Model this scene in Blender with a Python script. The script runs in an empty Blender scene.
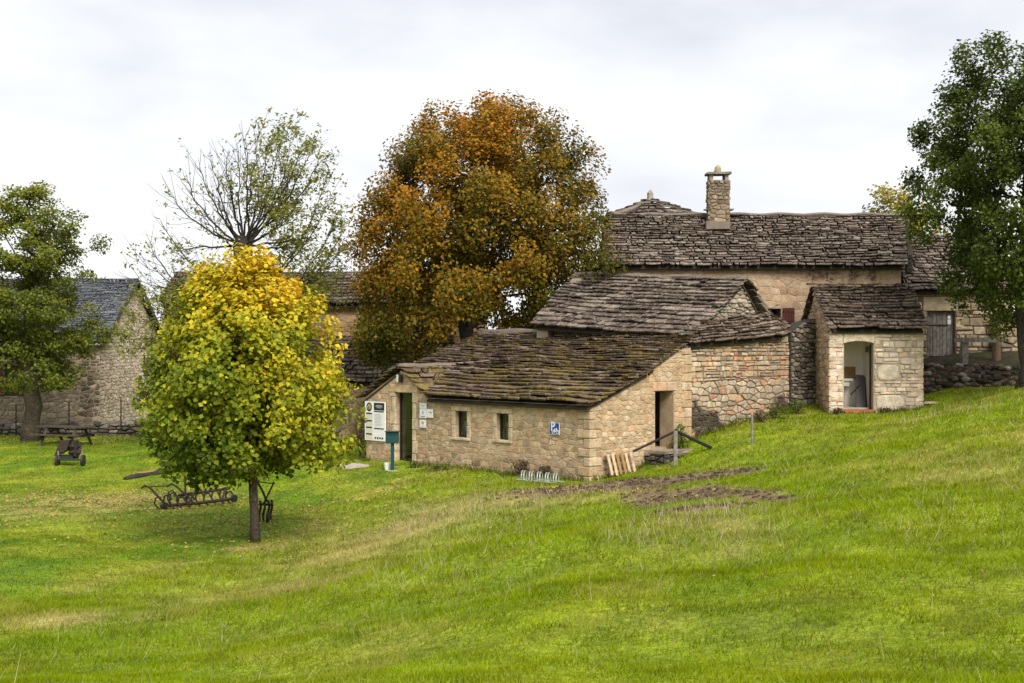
import bpy, math, random
import numpy as np
from mathutils import Vector

# ------------------------------------------------------------------ camera, world, light
F = 1422.0; CU = 512.0; CV = 341.5
scene = bpy.context.scene
cam_d = bpy.data.cameras.new('camera'); cam = bpy.data.objects.new('camera', cam_d)
scene.collection.objects.link(cam)
cam_d.sensor_width = 36.0; cam_d.lens = F * 36.0 / 1024.0
cam_d.clip_start = 0.1; cam_d.clip_end = 8000.0
cam.location = (0, 0, 0); cam.rotation_euler = (math.radians(90), 0, 0)
scene.camera = cam

SUN_EL = 42.0; SUN_AZ = 158.0            # azimuth clockwise from +Y (view direction)
world = bpy.data.worlds.new('World'); scene.world = world; world.use_nodes = True
nt = world.node_tree; nt.nodes.clear()
def wn(t, **k):
    n = nt.nodes.new(t)
    for a, b in k.items(): setattr(n, a, b)
    return n
sky = wn('ShaderNodeTexSky', sky_type='NISHITA', sun_disc=False)
sky.sun_elevation = math.radians(SUN_EL); sky.sun_rotation = math.radians(SUN_AZ)
bg_s = wn('ShaderNodeBackground'); bg_s.inputs['Strength'].default_value = 0.08
bg_c = wn('ShaderNodeBackground'); bg_c.inputs['Strength'].default_value = 0.62
tc = wn('ShaderNodeTexCoord'); mp = wn('ShaderNodeMapping'); mp.inputs['Scale'].default_value = (1.0, 1.0, 2.6)
mp.inputs['Location'].default_value = (0.35, 0.1, 0.22)
no = wn('ShaderNodeTexNoise'); no.inputs['Scale'].default_value = 3.4; no.inputs['Detail'].default_value = 5.0; no.inputs['Roughness'].default_value = 0.48
cr = wn('ShaderNodeValToRGB')
cr.color_ramp.elements[0].position = 0.32; cr.color_ramp.elements[0].color = (0.70, 0.72, 0.78, 1)
cr.color_ramp.elements[1].position = 0.60; cr.color_ramp.elements[1].color = (1.03, 1.03, 1.03, 1)
e = cr.color_ramp.elements.new(0.46); e.color = (0.88, 0.89, 0.93, 1)
mx = wn('ShaderNodeMixShader'); mx.inputs[0].default_value = 0.94
out = wn('ShaderNodeOutputWorld')
L = nt.links.new
L(sky.outputs[0], bg_s.inputs[0]); L(tc.outputs['Generated'], mp.inputs[0]); L(mp.outputs[0], no.inputs[0])
L(no.outputs[0], cr.inputs[0]); L(cr.outputs[0], bg_c.inputs[0])
L(bg_s.outputs[0], mx.inputs[1]); L(bg_c.outputs[0], mx.inputs[2]); L(mx.outputs[0], out.inputs[0])

sun_d = bpy.data.lights.new('sun', 'SUN'); sun = bpy.data.objects.new('sun', sun_d)
scene.collection.objects.link(sun)
sun_d.energy = 2.6; sun_d.angle = math.radians(28); sun_d.color = (1.0, 0.95, 0.86)
az = math.radians(SUN_AZ); el = math.radians(SUN_EL)
to_sun = Vector((math.sin(az) * math.cos(el), math.cos(az) * math.cos(el), math.sin(el)))
sun.rotation_euler = to_sun.to_track_quat('Z', 'Y').to_euler()

vs = scene.view_settings
vs.view_transform = 'Standard'; vs.look = 'None'; vs.gamma = 1.0; vs.use_curve_mapping = False
vs.exposure = 0.85

# ------------------------------------------------------------------ helpers
col = scene.collection
OFF = {}
rnd = random.Random(7)
def px(u, v, Y): return np.array([(u - CU) * Y / F, Y, (CV - v) * Y / F])
def tag(o, label=None, cat=None, group=None, kind=None):
    if label: o['label'] = label
    if cat: o['category'] = cat
    if group: o['group'] = group
    if kind: o['kind'] = kind
    return o
def empty(name, loc, label, cat, group=None):
    o = bpy.data.objects.new(name, None); col.objects.link(o)
    o.location = tuple(float(c) for c in loc); o.empty_display_size = 0.2
    OFF[o.name] = np.array(loc, dtype=float)
    return tag(o, label, cat, group)
def link_mesh(name, me, mat, parent=None, off=None):
    o = bpy.data.objects.new(name, me); col.objects.link(o)
    if mat is not None: me.materials.append(mat)
    if parent is not None:
        o.parent = parent; OFF[o.name] = OFF[parent.name]
    else:
        o.location = tuple(float(c) for c in off) if off is not None else (0, 0, 0)
        OFF[o.name] = np.array(off if off is not None else (0, 0, 0), dtype=float)
    return o
def set_col(me, cols):
    a = me.color_attributes.new('col', 'FLOAT_COLOR', 'POINT')
    c = np.ones((len(me.vertices), 4), dtype=np.float32); c[:, :3] = cols
    a.data.foreach_set('color', c.ravel())
class MB:
    def __init__(s): s.v = []; s.f = []
    def add(s, vs_, fs_):
        n = len(s.v); s.v.extend([tuple(map(float, p)) for p in vs_]); s.f.extend([tuple(i + n for i in f) for f in fs_]); return s
    def box(s, c, size, rz=0.0, ax=None, jit=0.0):
        """box centred at c; ax = three axis vectors, or a turn about z"""
        c = np.array(c, float)
        if ax is None:
            cz, sz = math.cos(rz), math.sin(rz)
            ax = (np.array([cz, sz, 0]), np.array([-sz, cz, 0]), np.array([0, 0, 1.0]))
        h = [x / 2 for x in size]; vv = []
        for k in (-1, 1):
            for j, i in ((-1, -1), (-1, 1), (1, 1), (1, -1)):
                p = c + ax[0] * h[0] * i + ax[1] * h[1] * j + ax[2] * h[2] * k
                if jit: p = p + np.array([rnd.uniform(-jit, jit) for _ in range(3)])
                vv.append(p)
        return s.add(vv, [(0, 3, 2, 1), (4, 5, 6, 7), (0, 1, 5, 4), (1, 2, 6, 5), (2, 3, 7, 6), (3, 0, 4, 7)])
    def beam(s, a, b, w, h, up=(0, 0, 1)):
        a = np.array(a, float); b = np.array(b, float); d = b - a; l = np.linalg.norm(d); d = d / l
        up = np.array(up, float); y = np.cross(up, d)
        if np.linalg.norm(y) < 1e-4: y = np.cross((1, 0, 0), d)
        y /= np.linalg.norm(y); z = np.cross(d, y)
        return s.box((a + b) / 2, (l, w, h), ax=(d, y, z))
    def tube(s, pts, rad, n=8, caps=True):
        pts = [np.array(p, float) for p in pts]
        if not hasattr(rad, '__len__'): rad = [rad] * len(pts)
        vv = []; ff = []
        prev = None
        for i, p in enumerate(pts):
            d = pts[min(i + 1, len(pts) - 1)] - pts[max(i - 1, 0)]; d = d / (np.linalg.norm(d) + 1e-9)
            if prev is None:
                a = np.cross(d, (0, 0, 1)) if abs(d[2]) < .9 else np.cross(d, (1, 0, 0))
            else: a = prev - d * np.dot(prev, d)
            a /= np.linalg.norm(a); prev = a; b = np.cross(d, a)
            for k in range(n):
                t = 2 * math.pi * k / n; vv.append(p + (a * math.cos(t) + b * math.sin(t)) * rad[i])
        for i in range(len(pts) - 1):
            for k in range(n):
                k2 = (k + 1) % n; ff.append((i * n + k, i * n + k2, (i + 1) * n + k2, (i + 1) * n + k))
        if caps:
            ff.append(tuple(range(n - 1, -1, -1))); m = (len(pts) - 1) * n; ff.append(tuple(m + k for k in range(n)))
        return s.add(vv, ff)
    def prism(s, poly, ext):
        n = len(poly); ext = np.array(ext, float); P = [np.array(p, float) for p in poly]
        return s.add(P + [p + ext for p in P], [tuple(range(n)), tuple(range(2 * n - 1, n - 1, -1))] + [(i, i + n, (i + 1) % n + n, (i + 1) % n) for i in range(n)])
    def build(s, name, mat, parent=None, off=None, color=None, smooth=False):
        o = np.array(OFF[parent.name] if parent is not None else (off if off is not None else (0, 0, 0)))
        me = bpy.data.meshes.new(name); V = np.array(s.v) - o
        me.from_pydata(V.tolist(), [], s.f); me.update()
        if color is not None: set_col(me, color)
        if smooth: me.polygons.foreach_set('use_smooth', [True] * len(me.polygons))
        return link_mesh(name, me, mat, parent, off)

# ------------------------------------------------------------------ materials
def material(name, base=None, attr=False, rough=0.85, noise=None, bump=0.0, bscale=30.0, spec=0.25, metal=0.0, spots=None, transl=0.0):
    m = bpy.data.materials.new(name); m.use_nodes = True; t = m.node_tree; N = t.nodes; K = t.links.new
    b = N['Principled BSDF']; b.inputs['Roughness'].default_value = rough; b.inputs['Metallic'].default_value = metal
    b.inputs['Specular IOR Level'].default_value = spec
    geo = N.new('ShaderNodeNewGeometry')
    if attr:
        a = N.new('ShaderNodeAttribute'); a.attribute_name = 'col'; src = a.outputs['Color']
    else:
        r = N.new('ShaderNodeRGB'); r.outputs[0].default_value = (*base, 1); src = r.outputs[0]
    for (sc, lo, hi, det) in (noise or []):
        n = N.new('ShaderNodeTexNoise'); n.inputs['Scale'].default_value = sc; n.inputs['Detail'].default_value = det
        K(geo.outputs['Position'], n.inputs['Vector'])
        mr = N.new('ShaderNodeMapRange'); mr.inputs['From Min'].default_value = .3; mr.inputs['From Max'].default_value = .7
        mr.inputs['To Min'].default_value = lo; mr.inputs['To Max'].default_value = hi; K(n.outputs[0], mr.inputs[0])
        mm = N.new('ShaderNodeMix'); mm.data_type = 'RGBA'; mm.blend_type = 'MULTIPLY'; mm.inputs[0].default_value = 1
        K(src, mm.inputs[6]); K(mr.outputs[0], mm.inputs[7]); src = mm.outputs[2]
    for (sc, thr, wid, colr, amt) in (spots or []):
        n = N.new('ShaderNodeTexNoise'); n.inputs['Scale'].default_value = sc; n.inputs['Detail'].default_value = 6; n.inputs['Roughness'].default_value = .65
        ad = N.new('ShaderNodeVectorMath'); ad.inputs[1].default_value = (sc * 3.1, sc * 1.7, sc * .9)
        K(geo.outputs['Position'], ad.inputs[0]); K(ad.outputs[0], n.inputs['Vector'])
        mr = N.new('ShaderNodeMapRange'); mr.inputs['From Min'].default_value = thr; mr.inputs['From Max'].default_value = thr + wid
        mr.inputs['To Max'].default_value = amt; K(n.outputs[0], mr.inputs[0])
        mm = N.new('ShaderNodeMix'); mm.data_type = 'RGBA'; K(mr.outputs[0], mm.inputs[0]); K(src, mm.inputs[6])
        mm.inputs[7].default_value = (*colr, 1); src = mm.outputs[2]
    K(src, b.inputs['Base Color'])
    if bump:
        n = N.new('ShaderNodeTexNoise'); n.inputs['Scale'].default_value = bscale; n.inputs['Detail'].default_value = 6
        K(geo.outputs['Position'], n.inputs['Vector'])
        bp = N.new('ShaderNodeBump'); bp.inputs['Strength'].default_value = bump; bp.inputs['Distance'].default_value = 0.03
        K(n.outputs[0], bp.inputs['Height']); K(bp.outputs[0], b.inputs['Normal'])
    if transl:
        tr = N.new('ShaderNodeBsdfTranslucent'); K(src, tr.inputs[0]); ms = N.new('ShaderNodeMixShader'); ms.inputs[0].default_value = transl
        K(b.outputs[0], ms.inputs[1]); K(tr.outputs[0], ms.inputs[2]); K(ms.outputs[0], N['Material Output'].inputs[0])
    return m
M = {}
M['stone'] = material('stone', attr=True, rough=.92, noise=[(7, .72, 1.2, 5), (32, .8, 1.15, 3)], bump=.5, bscale=26, spots=[(3.0, .60, .08, (.10, .085, .07), .55)])
M['stone_clean'] = material('stone_clean', attr=True, rough=.92, noise=[(5, .7, 1.22, 6), (26, .78, 1.18, 4)], bump=.6, bscale=24, spots=[(6.5, .50, .10, (.46, .338, .215), .62), (1.3, .60, .10, (.30, .22, .14), .45), (2.6, .63, .06, (.16, .12, .085), .6), (14, .64, .04, (.14, .10, .07), .6)])
M['stone_cabin'] = material('stone_cabin', attr=True, rough=.92, noise=[(5, .75, 1.2, 6), (26, .8, 1.16, 4)], bump=.6, bscale=24, spots=[(2.4, .63, .06, (.20, .155, .11), .5)])
M['slab'] = material('roof_slab', attr=True, rough=.95, spec=.1, noise=[(4, .5, 1.4, 6), (22, .6, 1.4, 5)], bump=.8, bscale=20, spots=[(7, .56, .05, (.34, .30, .26), .75), (2.3, .58, .08, (.03, .025, .022), .6)])
M['slab_moss'] = material('roof_slab_mossy', attr=True, rough=.95, spec=.1, noise=[(4, .5, 1.4, 6), (22, .6, 1.4, 5)], bump=.8, bscale=20, spots=[(8, .58, .05, (.34, .285, .215), .65), (1.7, .50, .12, (.19, .14, .028), .7), (2.9, .60, .06, (.03, .024, .02), .6)])
for nm, c in (('mortar_ridge', (.19, .155, .125)), ('mortar_pale', (.46, .338, .215)), ('mortar_dark', (.17, .125, .09)), ('mortar_cabin', (.45, .365, .265)), ('mortar_black', (.05, .045, .04)), ('mortar_grey', (.36, .29, .215))):
    M[nm] = material(nm, c, rough=.95, noise=[(3, .78, 1.15, 6), (25, .8, 1.15, 4)], bump=.6, bscale=40)
M['deck'] = material('roof_deck', (.05, .04, .033), rough=.95)
M['plaster'] = material('white_plaster', (.84, .80, .74), rough=.9, noise=[(2.5, .88, 1.04, 5)])
M['dark'] = material('dark_interior', (.03, .027, .024), rough=.9)
M['frame'] = material('dark_metal_frame', (.022, .02, .02), rough=.45, spec=.4)
M['wood_grey'] = material('weathered_wood', (.23, .205, .185), rough=.9, noise=[(9, .55, 1.3, 5)], bump=.4)
M['wood_brown'] = material('brown_wood', (.17, .115, .07), rough=.85, noise=[(12, .6, 1.25, 4)], bump=.3)
M['wood_dark'] = material('dark_wet_wood', (.075, .058, .042), rough=.8, noise=[(12, .6, 1.3, 4)], bump=.3)
M['wood_pale'] = material('pale_pine', (.56, .40, .26), rough=.8, noise=[(10, .75, 1.15, 4)])
M['shutter'] = material('red_brown_paint', (.085, .022, .016), rough=.6, noise=[(14, .7, 1.2, 3)])
M['rust'] = material('rusty_iron', (.034, .021, .017), rough=.75, noise=[(20, .5, 1.6, 4)], spec=.35)
M['iron'] = material('dark_iron', (.02, .018, .017), rough=.6, spec=.4)
M['zinc'] = material('galvanised_steel', (.55, .57, .60), rough=.4, metal=.6)
M['teal'] = material('teal_paint', (.012, .055, .058), rough=.4, spec=.4)
M['white'] = material('white_panel', (.78, .78, .76), rough=.5)
M['cream'] = material('cream_print', (.62, .60, .48), rough=.5)
M['black'] = material('black_print', (.018, .018, .02), rough=.5)
M['grey_print'] = material('grey_print', (.42, .44, .47), rough=.5)
M['blue'] = material('blue_sign', (.01, .06, .30), rough=.4, spec=.4)
M['tan'] = material('tan_print', (.45, .33, .16), rough=.6)
M['red_tile'] = material('terracotta_tile', (.40, .12, .06), rough=.7, noise=[(8, .75, 1.2, 3)])
M['board'] = material('fibreboard', (.30, .19, .075), rough=.8, noise=[(20, .85, 1.1, 3)])
M['grey_board'] = material('grey_board', (.085, .08, .085), rough=.7)
M['ceramic'] = material('white_ceramic', (.75, .74, .72), rough=.25, spec=.5)
M['bark'] = material('bark', (.078, .062, .044), rough=.95, noise=[(14, .5, 1.4, 5)], bump=.9, bscale=22, spots=[(4, .56, .1, (.17, .17, .10), .6)])
M['bark_dark'] = material('dark_bark', (.045, .037, .03), rough=.95, noise=[(14, .5, 1.4, 5)], bump=.9, bscale=22)
M['leaf'] = material('leaf', attr=True, rough=.55, spec=.15, transl=.35)
M['grass'] = material('grass_blade', attr=True, rough=.8, spec=.03, transl=.4)
M['ground'] = material('meadow_ground', attr=True, rough=.95, noise=[(1.3, .8, 1.2, 6), (9, .6, 1.35, 6), (40, .55, 1.4, 4)], bump=.9, bscale=18)
M['concrete'] = material('concrete', (.42, .38, .33), rough=.9, noise=[(6, .8, 1.15, 5)], bump=.3)
M['slate'] = material('slate', attr=True, rough=.6, spec=.4, noise=[(5, .8, 1.2, 4)])
def glass_mat():
    m = bpy.data.materials.new('window_glass'); m.use_nodes = True; b = m.node_tree.nodes['Principled BSDF']
    b.inputs['Base Color'].default_value = (.45, .5, .48, 1); b.inputs['Roughness'].default_value = .03
    b.inputs['Transmission Weight'].default_value = 1.0; b.inputs['IOR'].default_value = 1.5
    return m
M['glass'] = glass_mat()

# ------------------------------------------------------------------ terrain
def smooth(a, b, x): t = np.clip((x - a) / (b - a), 0, 1); return t * t * (3 - 2 * t)
ctrl = [  # x, y, z of the ground
 (0, 0, -1.62), (-3, 2, -1.75), (4, 0, -1.5), (0, 9, -2.16), (-4, 11, -2.64), (2.7, 7.5, -1.8), (0, 14, -2.55), (0, 21, -2.95), (0, 36, -3.8),
 (2.19, 40, -3.92), (-1.2, 43.6, -3.96), (-4.92, 47.6, -3.98), (-3.5, 45.6, -3.98), (3.7, 40.9, -3.72), (5.37, 42.4, -3.02), (7.2, 44.0, -2.6), (9.0, 45.6, -2.28), (10.1, 44.6, -2.32), (13.0, 44.7, -2.12),
 (11.5, 44.6, -2.27), (13.2, 46.5, -1.75), (15.4, 43, -1.40), (16.5, 46.3, -1.45), (14.5, 46.2, -1.55), (15, 48.8, -.85), (17, 48.5, -.6), (20, 50, -.3), (14, 52, -.7), (8, 52, -1.4), (6, 22, -2.45), (6.9, 20, -2.2), (11, 32, -2.0), (2.3, 8.5, -2.02),
 (4.1, 31, -3.24), (2.4, 18, -2.77), (-2.2, 12, -2.88), (-3.1, 17, -3.57), (-4.2, 23, -4.18), (-5.3, 29.5, -4.58), (-5.96, 33, -4.66), (-4.4, 13, -3.12), (-6.8, 20, -3.92),
 (-9.5, 28, -4.3), (-13, 40, -4.52), (-9, 39.7, -4.64), (-4, 39, -4.35), (-1.5, 40.5, -4.1), (-12, 48, -4.58), (-16, 52, -4.5), (-18, 59, -4.3), (-21, 62, -4.25), (-18, 65, -4.3), (-30, 66, -4.2), (-14, 72, -4.2),
 (-5, 58, -4.0), (0, 60, -3.5), (22, 42, -.4), (25, 25, -.8), (20, 12, -.9), (-20, 20, -4.3), (-25, 40, -4.5), (-14, 5, -3.0),
 (0, -20, 0.0), (40, 40, 1.5), (-45, 60, -4), (0, 90, -3.5), (40, 90, 0), (-40, 90, -4), (12, -15, .6), (-20, -15, -2)]
ctrl = np.array(ctrl, float)
def tps_k(d2): return np.where(d2 > 1e-12, .5 * d2 * np.log(np.maximum(d2, 1e-12)), 0)
CS = 30.0
_p = ctrl[:, :2] / CS; _n = len(_p)
_d2 = ((_p[:, None] - _p[None]) ** 2).sum(-1)
_A = np.zeros((_n + 3, _n + 3)); _A[:_n, :_n] = tps_k(_d2) + np.eye(_n) * 2e-4
_A[:_n, _n] = 1; _A[:_n, _n + 1:] = _p; _A[_n, :_n] = 1; _A[_n + 1:, :_n] = _p.T
_w = np.linalg.solve(_A, np.concatenate([ctrl[:, 2], [0, 0, 0]]))
def gz_raw(x, y):
    q = np.stack([np.ravel(x), np.ravel(y)], 1) / CS; r = np.empty(len(q))
    for i in range(0, len(q), 20000):
        s = q[i:i + 20000]; d2 = ((s[:, None] - _p[None]) ** 2).sum(-1)
        r[i:i + 20000] = tps_k(d2) @ _w[:_n] + _w[_n] + s @ _w[_n + 1:]
    return r
def G(x, y):
    x = np.asarray(x, float); y = np.asarray(y, float); sh = x.shape
    x = x.ravel(); y = y.ravel()
    dx = np.clip(x, -48, 45); dy = np.clip(y, -22, 95)
    z = gz_raw(dx, dy); d = np.hypot(x - dx, y - dy)
    z = z + (-3.0 - z) * np.clip(d / 150, 0, 1)
    z = z + .035 * np.sin(x * 1.7 + .6 * y) * np.sin(y * 1.1 - .4 * x) + .02 * np.sin(x * 4.1) * np.sin(y * 3.3)
    z = z - .5 * smooth(45.05, 45.5, y) * (1 - smooth(48.4, 48.9, y)) * smooth(10.1, 10.5, x) * (1 - smooth(12.6, 13.0, x))
    return z.reshape(sh)
def g(x, y): return float(G(np.array([x]), np.array([y]))[0])
def hit(u, v):
    Y = np.arange(4, 90, .5); e = (CV - v) * Y / F - G((u - CU) * Y / F, Y)
    i = max(1, int(np.argmax(e <= 0))); y = Y[i - 1] + .5 * e[i - 1] / (e[i - 1] - e[i] + 1e-9); return np.array([(u - CU) * y / F, y, g((u - CU) * y / F, y)])

def vnoise(x, y, seed=0):
    xi = np.floor(x).astype(np.int64); yi = np.floor(y).astype(np.int64); fx = x - xi; fy = y - yi
    fx = fx * fx * (3 - 2 * fx); fy = fy * fy * (3 - 2 * fy)
    def h(a, b):
        n = (a * 374761393 + b * 668265263 + seed * 1442695041) & 0xffffffff
        n = ((n ^ (n >> 13)) * 1274126177) & 0xffffffff
        return ((n ^ (n >> 16)) & 0xffff) / 65535.0
    return (h(xi, yi) * (1 - fx) + h(xi + 1, yi) * fx) * (1 - fy) + (h(xi, yi + 1) * (1 - fx) + h(xi + 1, yi + 1) * fx) * fy
def fbm(x, y, seed=0, o=4):
    s = 0; a = .5; t = 0
    for i in range(o): s = s + a * vnoise(x * 2 ** i, y * 2 ** i, seed + i); t += a; a *= .55
    return s / t

EARTH = [(655, 499, 52, 10.0), (705, 494, 50, 8.0), (762, 496, 40, 10), (640, 483, 110, 4.5), (725, 475, 60, 3.5), (560, 490, 60, 4.5), (700, 508, 60, 3.0)]
def _ell(u, v, ru, rv):
    c = hit(u, v); a = hit(u + ru, v); b = hit(u, v - rv); d = hit(u, v + rv)
    return c, abs(a[0] - c[0]), max(.25, abs(b[1] - d[1]) / 2)
EARTH_W = [_ell(*q) for q in EARTH]
DRY_W = [_ell(*q) for q in ((450, 512, 95, 16), (560, 499, 90, 9), (690, 524, 70, 12), (330, 560, 70, 10), (90, 503, 110, 8), (30, 508, 60, 8), (160, 498, 60, 5), (255, 549, 60, 3), (380, 535, 60, 12), (290, 590, 70, 8), (735, 556, 22, 6), (100, 620, 80, 8), (930, 480, 60, 6))]
def earth_f(x, y):
    r = np.zeros_like(x)
    for (c, rx, ry) in EARTH_W:
        d = ((x - c[0]) / rx) ** 2 + ((y - c[1]) / ry) ** 2
        r = np.maximum(r, 1 - smooth(.45, 1.5, d + 1.1 * (fbm(x * 1.6, y * .9, 41) - .5)))
    return r
def mead_f(x, y):          # 1 on the rough hillside, 0 on the mown lawn at the foot of it
    return smooth(-1.2, 1.2, (x + 6.5) - .24 * (y - 30) + 1.2 * (fbm(x * .3, y * .3, 9) - .5))
def ground_color(x, y):
    n1 = fbm(x * .23, y * .15, 1); n2 = fbm(x * .9, y * .5, 5); n3 = fbm(x * 3, y * 2.1, 11)
    m = mead_f(x, y)[:, None]
    lawn = np.array([.108, .184, .003]); lawn2 = np.array([.175, .225, .004]); mead = np.array([.180, .240, .004]); dry = np.array([.29, .25, .06]); deep = np.array([.080, .160, .003])
    c = (1 - m) * (lawn + (lawn2 - lawn) * smooth(.35, .7, n2)[:, None]) + m * mead
    c = c + (deep - c) * (.34 * smooth(.45, .75, fbm(x * .5, y * .33, 21)))[:, None]
    c = c + (dry - c) * ((.12 + .55 * m[:, 0]) * smooth(.50, .70, n1 * .6 + n2 * .4) * smooth(.3, .65, n3))[:, None]
    # the break of slope between meadow and lawn is dry and pale
    br = np.exp(-((mead_f(x, y) - .5) / .33) ** 2) * smooth(.38, .62, n2)
    c = c + (np.array([.33, .28, .06]) - c) * (.5 * br)[:, None]
    for (q, rx, ry) in DRY_W: c = c + (np.array([.34, .285, .10]) - c) * (.88 * np.exp(-((x - q[0]) / rx) ** 2 - ((y - q[1]) / ry) ** 2) * smooth(.3, .6, n3 * .5 + n2 * .5))[:, None]
    e_ = earth_f(x, y); ec = np.array([.17, .112, .07])
    c = c + (ec - c) * (e_ * .9)[:, None]
    f2 = fbm(x * 1.5, y * .8, 33); c = c + (np.array([.235, .235, .004]) - c) * (.30 * smooth(.50, .72, fbm(x * 1.1 + 9, y * .7, 55)) * (1 - e_))[:, None]
    return c * (.74 + .34 * smooth(.28, .72, n3) + .16 * smooth(.3, .7, f2))[:, None]
# ------------------------------------------------------------------ ground sheet
def axis(lo, hi, st, far):
    a = list(np.arange(lo, hi + 1e-6, st)); s = st; b = []; c = []
    x = hi
    while x < far: s *= 1.35; x += s; b.append(x)
    s = st; x = lo
    while x > -far: s *= 1.35; x -= s; c.append(x)
    return np.array(c[::-1] + a + b)
gx = axis(-32, 32, .4, 3000); gy = axis(2, 72, .4, 3000)
XX, YY = np.meshgrid(gx, gy); ZZ = G(XX, YY)
nx_, ny_ = len(gx), len(gy)
V = np.stack([XX.ravel(), YY.ravel(), ZZ.ravel()], 1)
idx = np.arange(nx_ * ny_).reshape(ny_, nx_)
Q = np.stack([idx[:-1, :-1].ravel(), idx[:-1, 1:].ravel(), idx[1:, 1:].ravel(), idx[1:, :-1].ravel()], 1)
def np_mesh(name, V, Fc, cols=None):
    me = bpy.data.meshes.new(name); n = Fc.shape[1]
    me.vertices.add(len(V)); me.vertices.foreach_set('co', np.asarray(V, np.float32).ravel())
    me.loops.add(Fc.size); me.loops.foreach_set('vertex_index', Fc.astype(np.int32).ravel())
    me.polygons.add(len(Fc)); me.polygons.foreach_set('loop_start', (np.arange(len(Fc)) * n).astype(np.int32))
    me.update(calc_edges=True)
    if cols is not None: set_col(me, cols)
    return me
gm = np_mesh('ground', V, Q, ground_color(V[:, 0], V[:, 1]))
gm.polygons.foreach_set('use_smooth', [True] * len(gm.polygons))
tag(link_mesh('ground', gm, M['ground']), kind='structure')

# ------------------------------------------------------------------ masonry and roof slabs
def clip(poly, a, b, c):            # keep a*x + b*y <= c
    r = []; n = len(poly)
    for i in range(n):
        p = poly[i]; q = poly[(i + 1) % n]; dp = a * p[0] + b * p[1] - c; dq = a * q[0] + b * q[1] - c
        if dp <= 0: r.append(p)
        if (dp < 0 < dq) or (dq < 0 < dp):
            t = dp / (dp - dq); r.append((p[0] + (q[0] - p[0]) * t, p[1] + (q[1] - p[1]) * t))
    return r
def area(p): return .5 * sum(p[i][0] * p[(i + 1) % len(p)][1] - p[(i + 1) % len(p)][0] * p[i][1] for i in range(len(p)))
def clip_poly(p, reg):               # both convex, reg anticlockwise
    n = len(reg)
    for i in range(n):
        x0, y0 = reg[i]; x1, y1 = reg[(i + 1) % n]; nx, ny = y1 - y0, x0 - x1
        p = clip(p, nx, ny, nx * x0 + ny * y0)
        if len(p) < 3: return []
    return p
def minus_rect(p, h):
    a0, a1, b0, b1 = h
    xs = [q[0] for q in p]; ys = [q[1] for q in p]
    if max(xs) <= a0 or min(xs) >= a1 or max(ys) <= b0 or min(ys) >= b1: return p
    best = []; ba = 0
    for k in ((1, 0, a0), (-1, 0, -a1), (0, 1, b0), (0, -1, -b1)):
        q = clip(p, *k)
        if len(q) > 2 and area(q) > ba: best = q; ba = area(q)
    return best
def shrink(p, d):
    n = len(p); r = p
    for i in range(n):
        x0, y0 = p[i]; x1, y1 = p[(i + 1) % n]; nx, ny = y1 - y0, x0 - x1; l = math.hypot(nx, ny)
        if l < 1e-6: continue
        nx /= l; ny /= l; r = clip(r, nx, ny, nx * x0 + ny * y0 - d)
        if len(r) < 3: return []
    return r
def dedupe(p, e=.012):
    r = []
    for q in p:
        if not r or math.hypot(q[0] - r[-1][0], q[1] - r[-1][1]) > e: r.append(q)
    if len(r) > 2 and math.hypot(r[0][0] - r[-1][0], r[0][1] - r[-1][1]) < e: r.pop()
    return r
def chop(p, k=.2):
    r = []; n = len(p)
    for i in range(n):
        a = p[i - 1]; b = p[i]; c = p[(i + 1) % n]
        k1 = k * rnd.uniform(.6, 1.3); k2 = k * rnd.uniform(.6, 1.3)
        r.append((b[0] + (a[0] - b[0]) * k1, b[1] + (a[1] - b[1]) * k1)); r.append((b[0] + (c[0] - b[0]) * k2, b[1] + (c[1] - b[1]) * k2))
    return r
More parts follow.
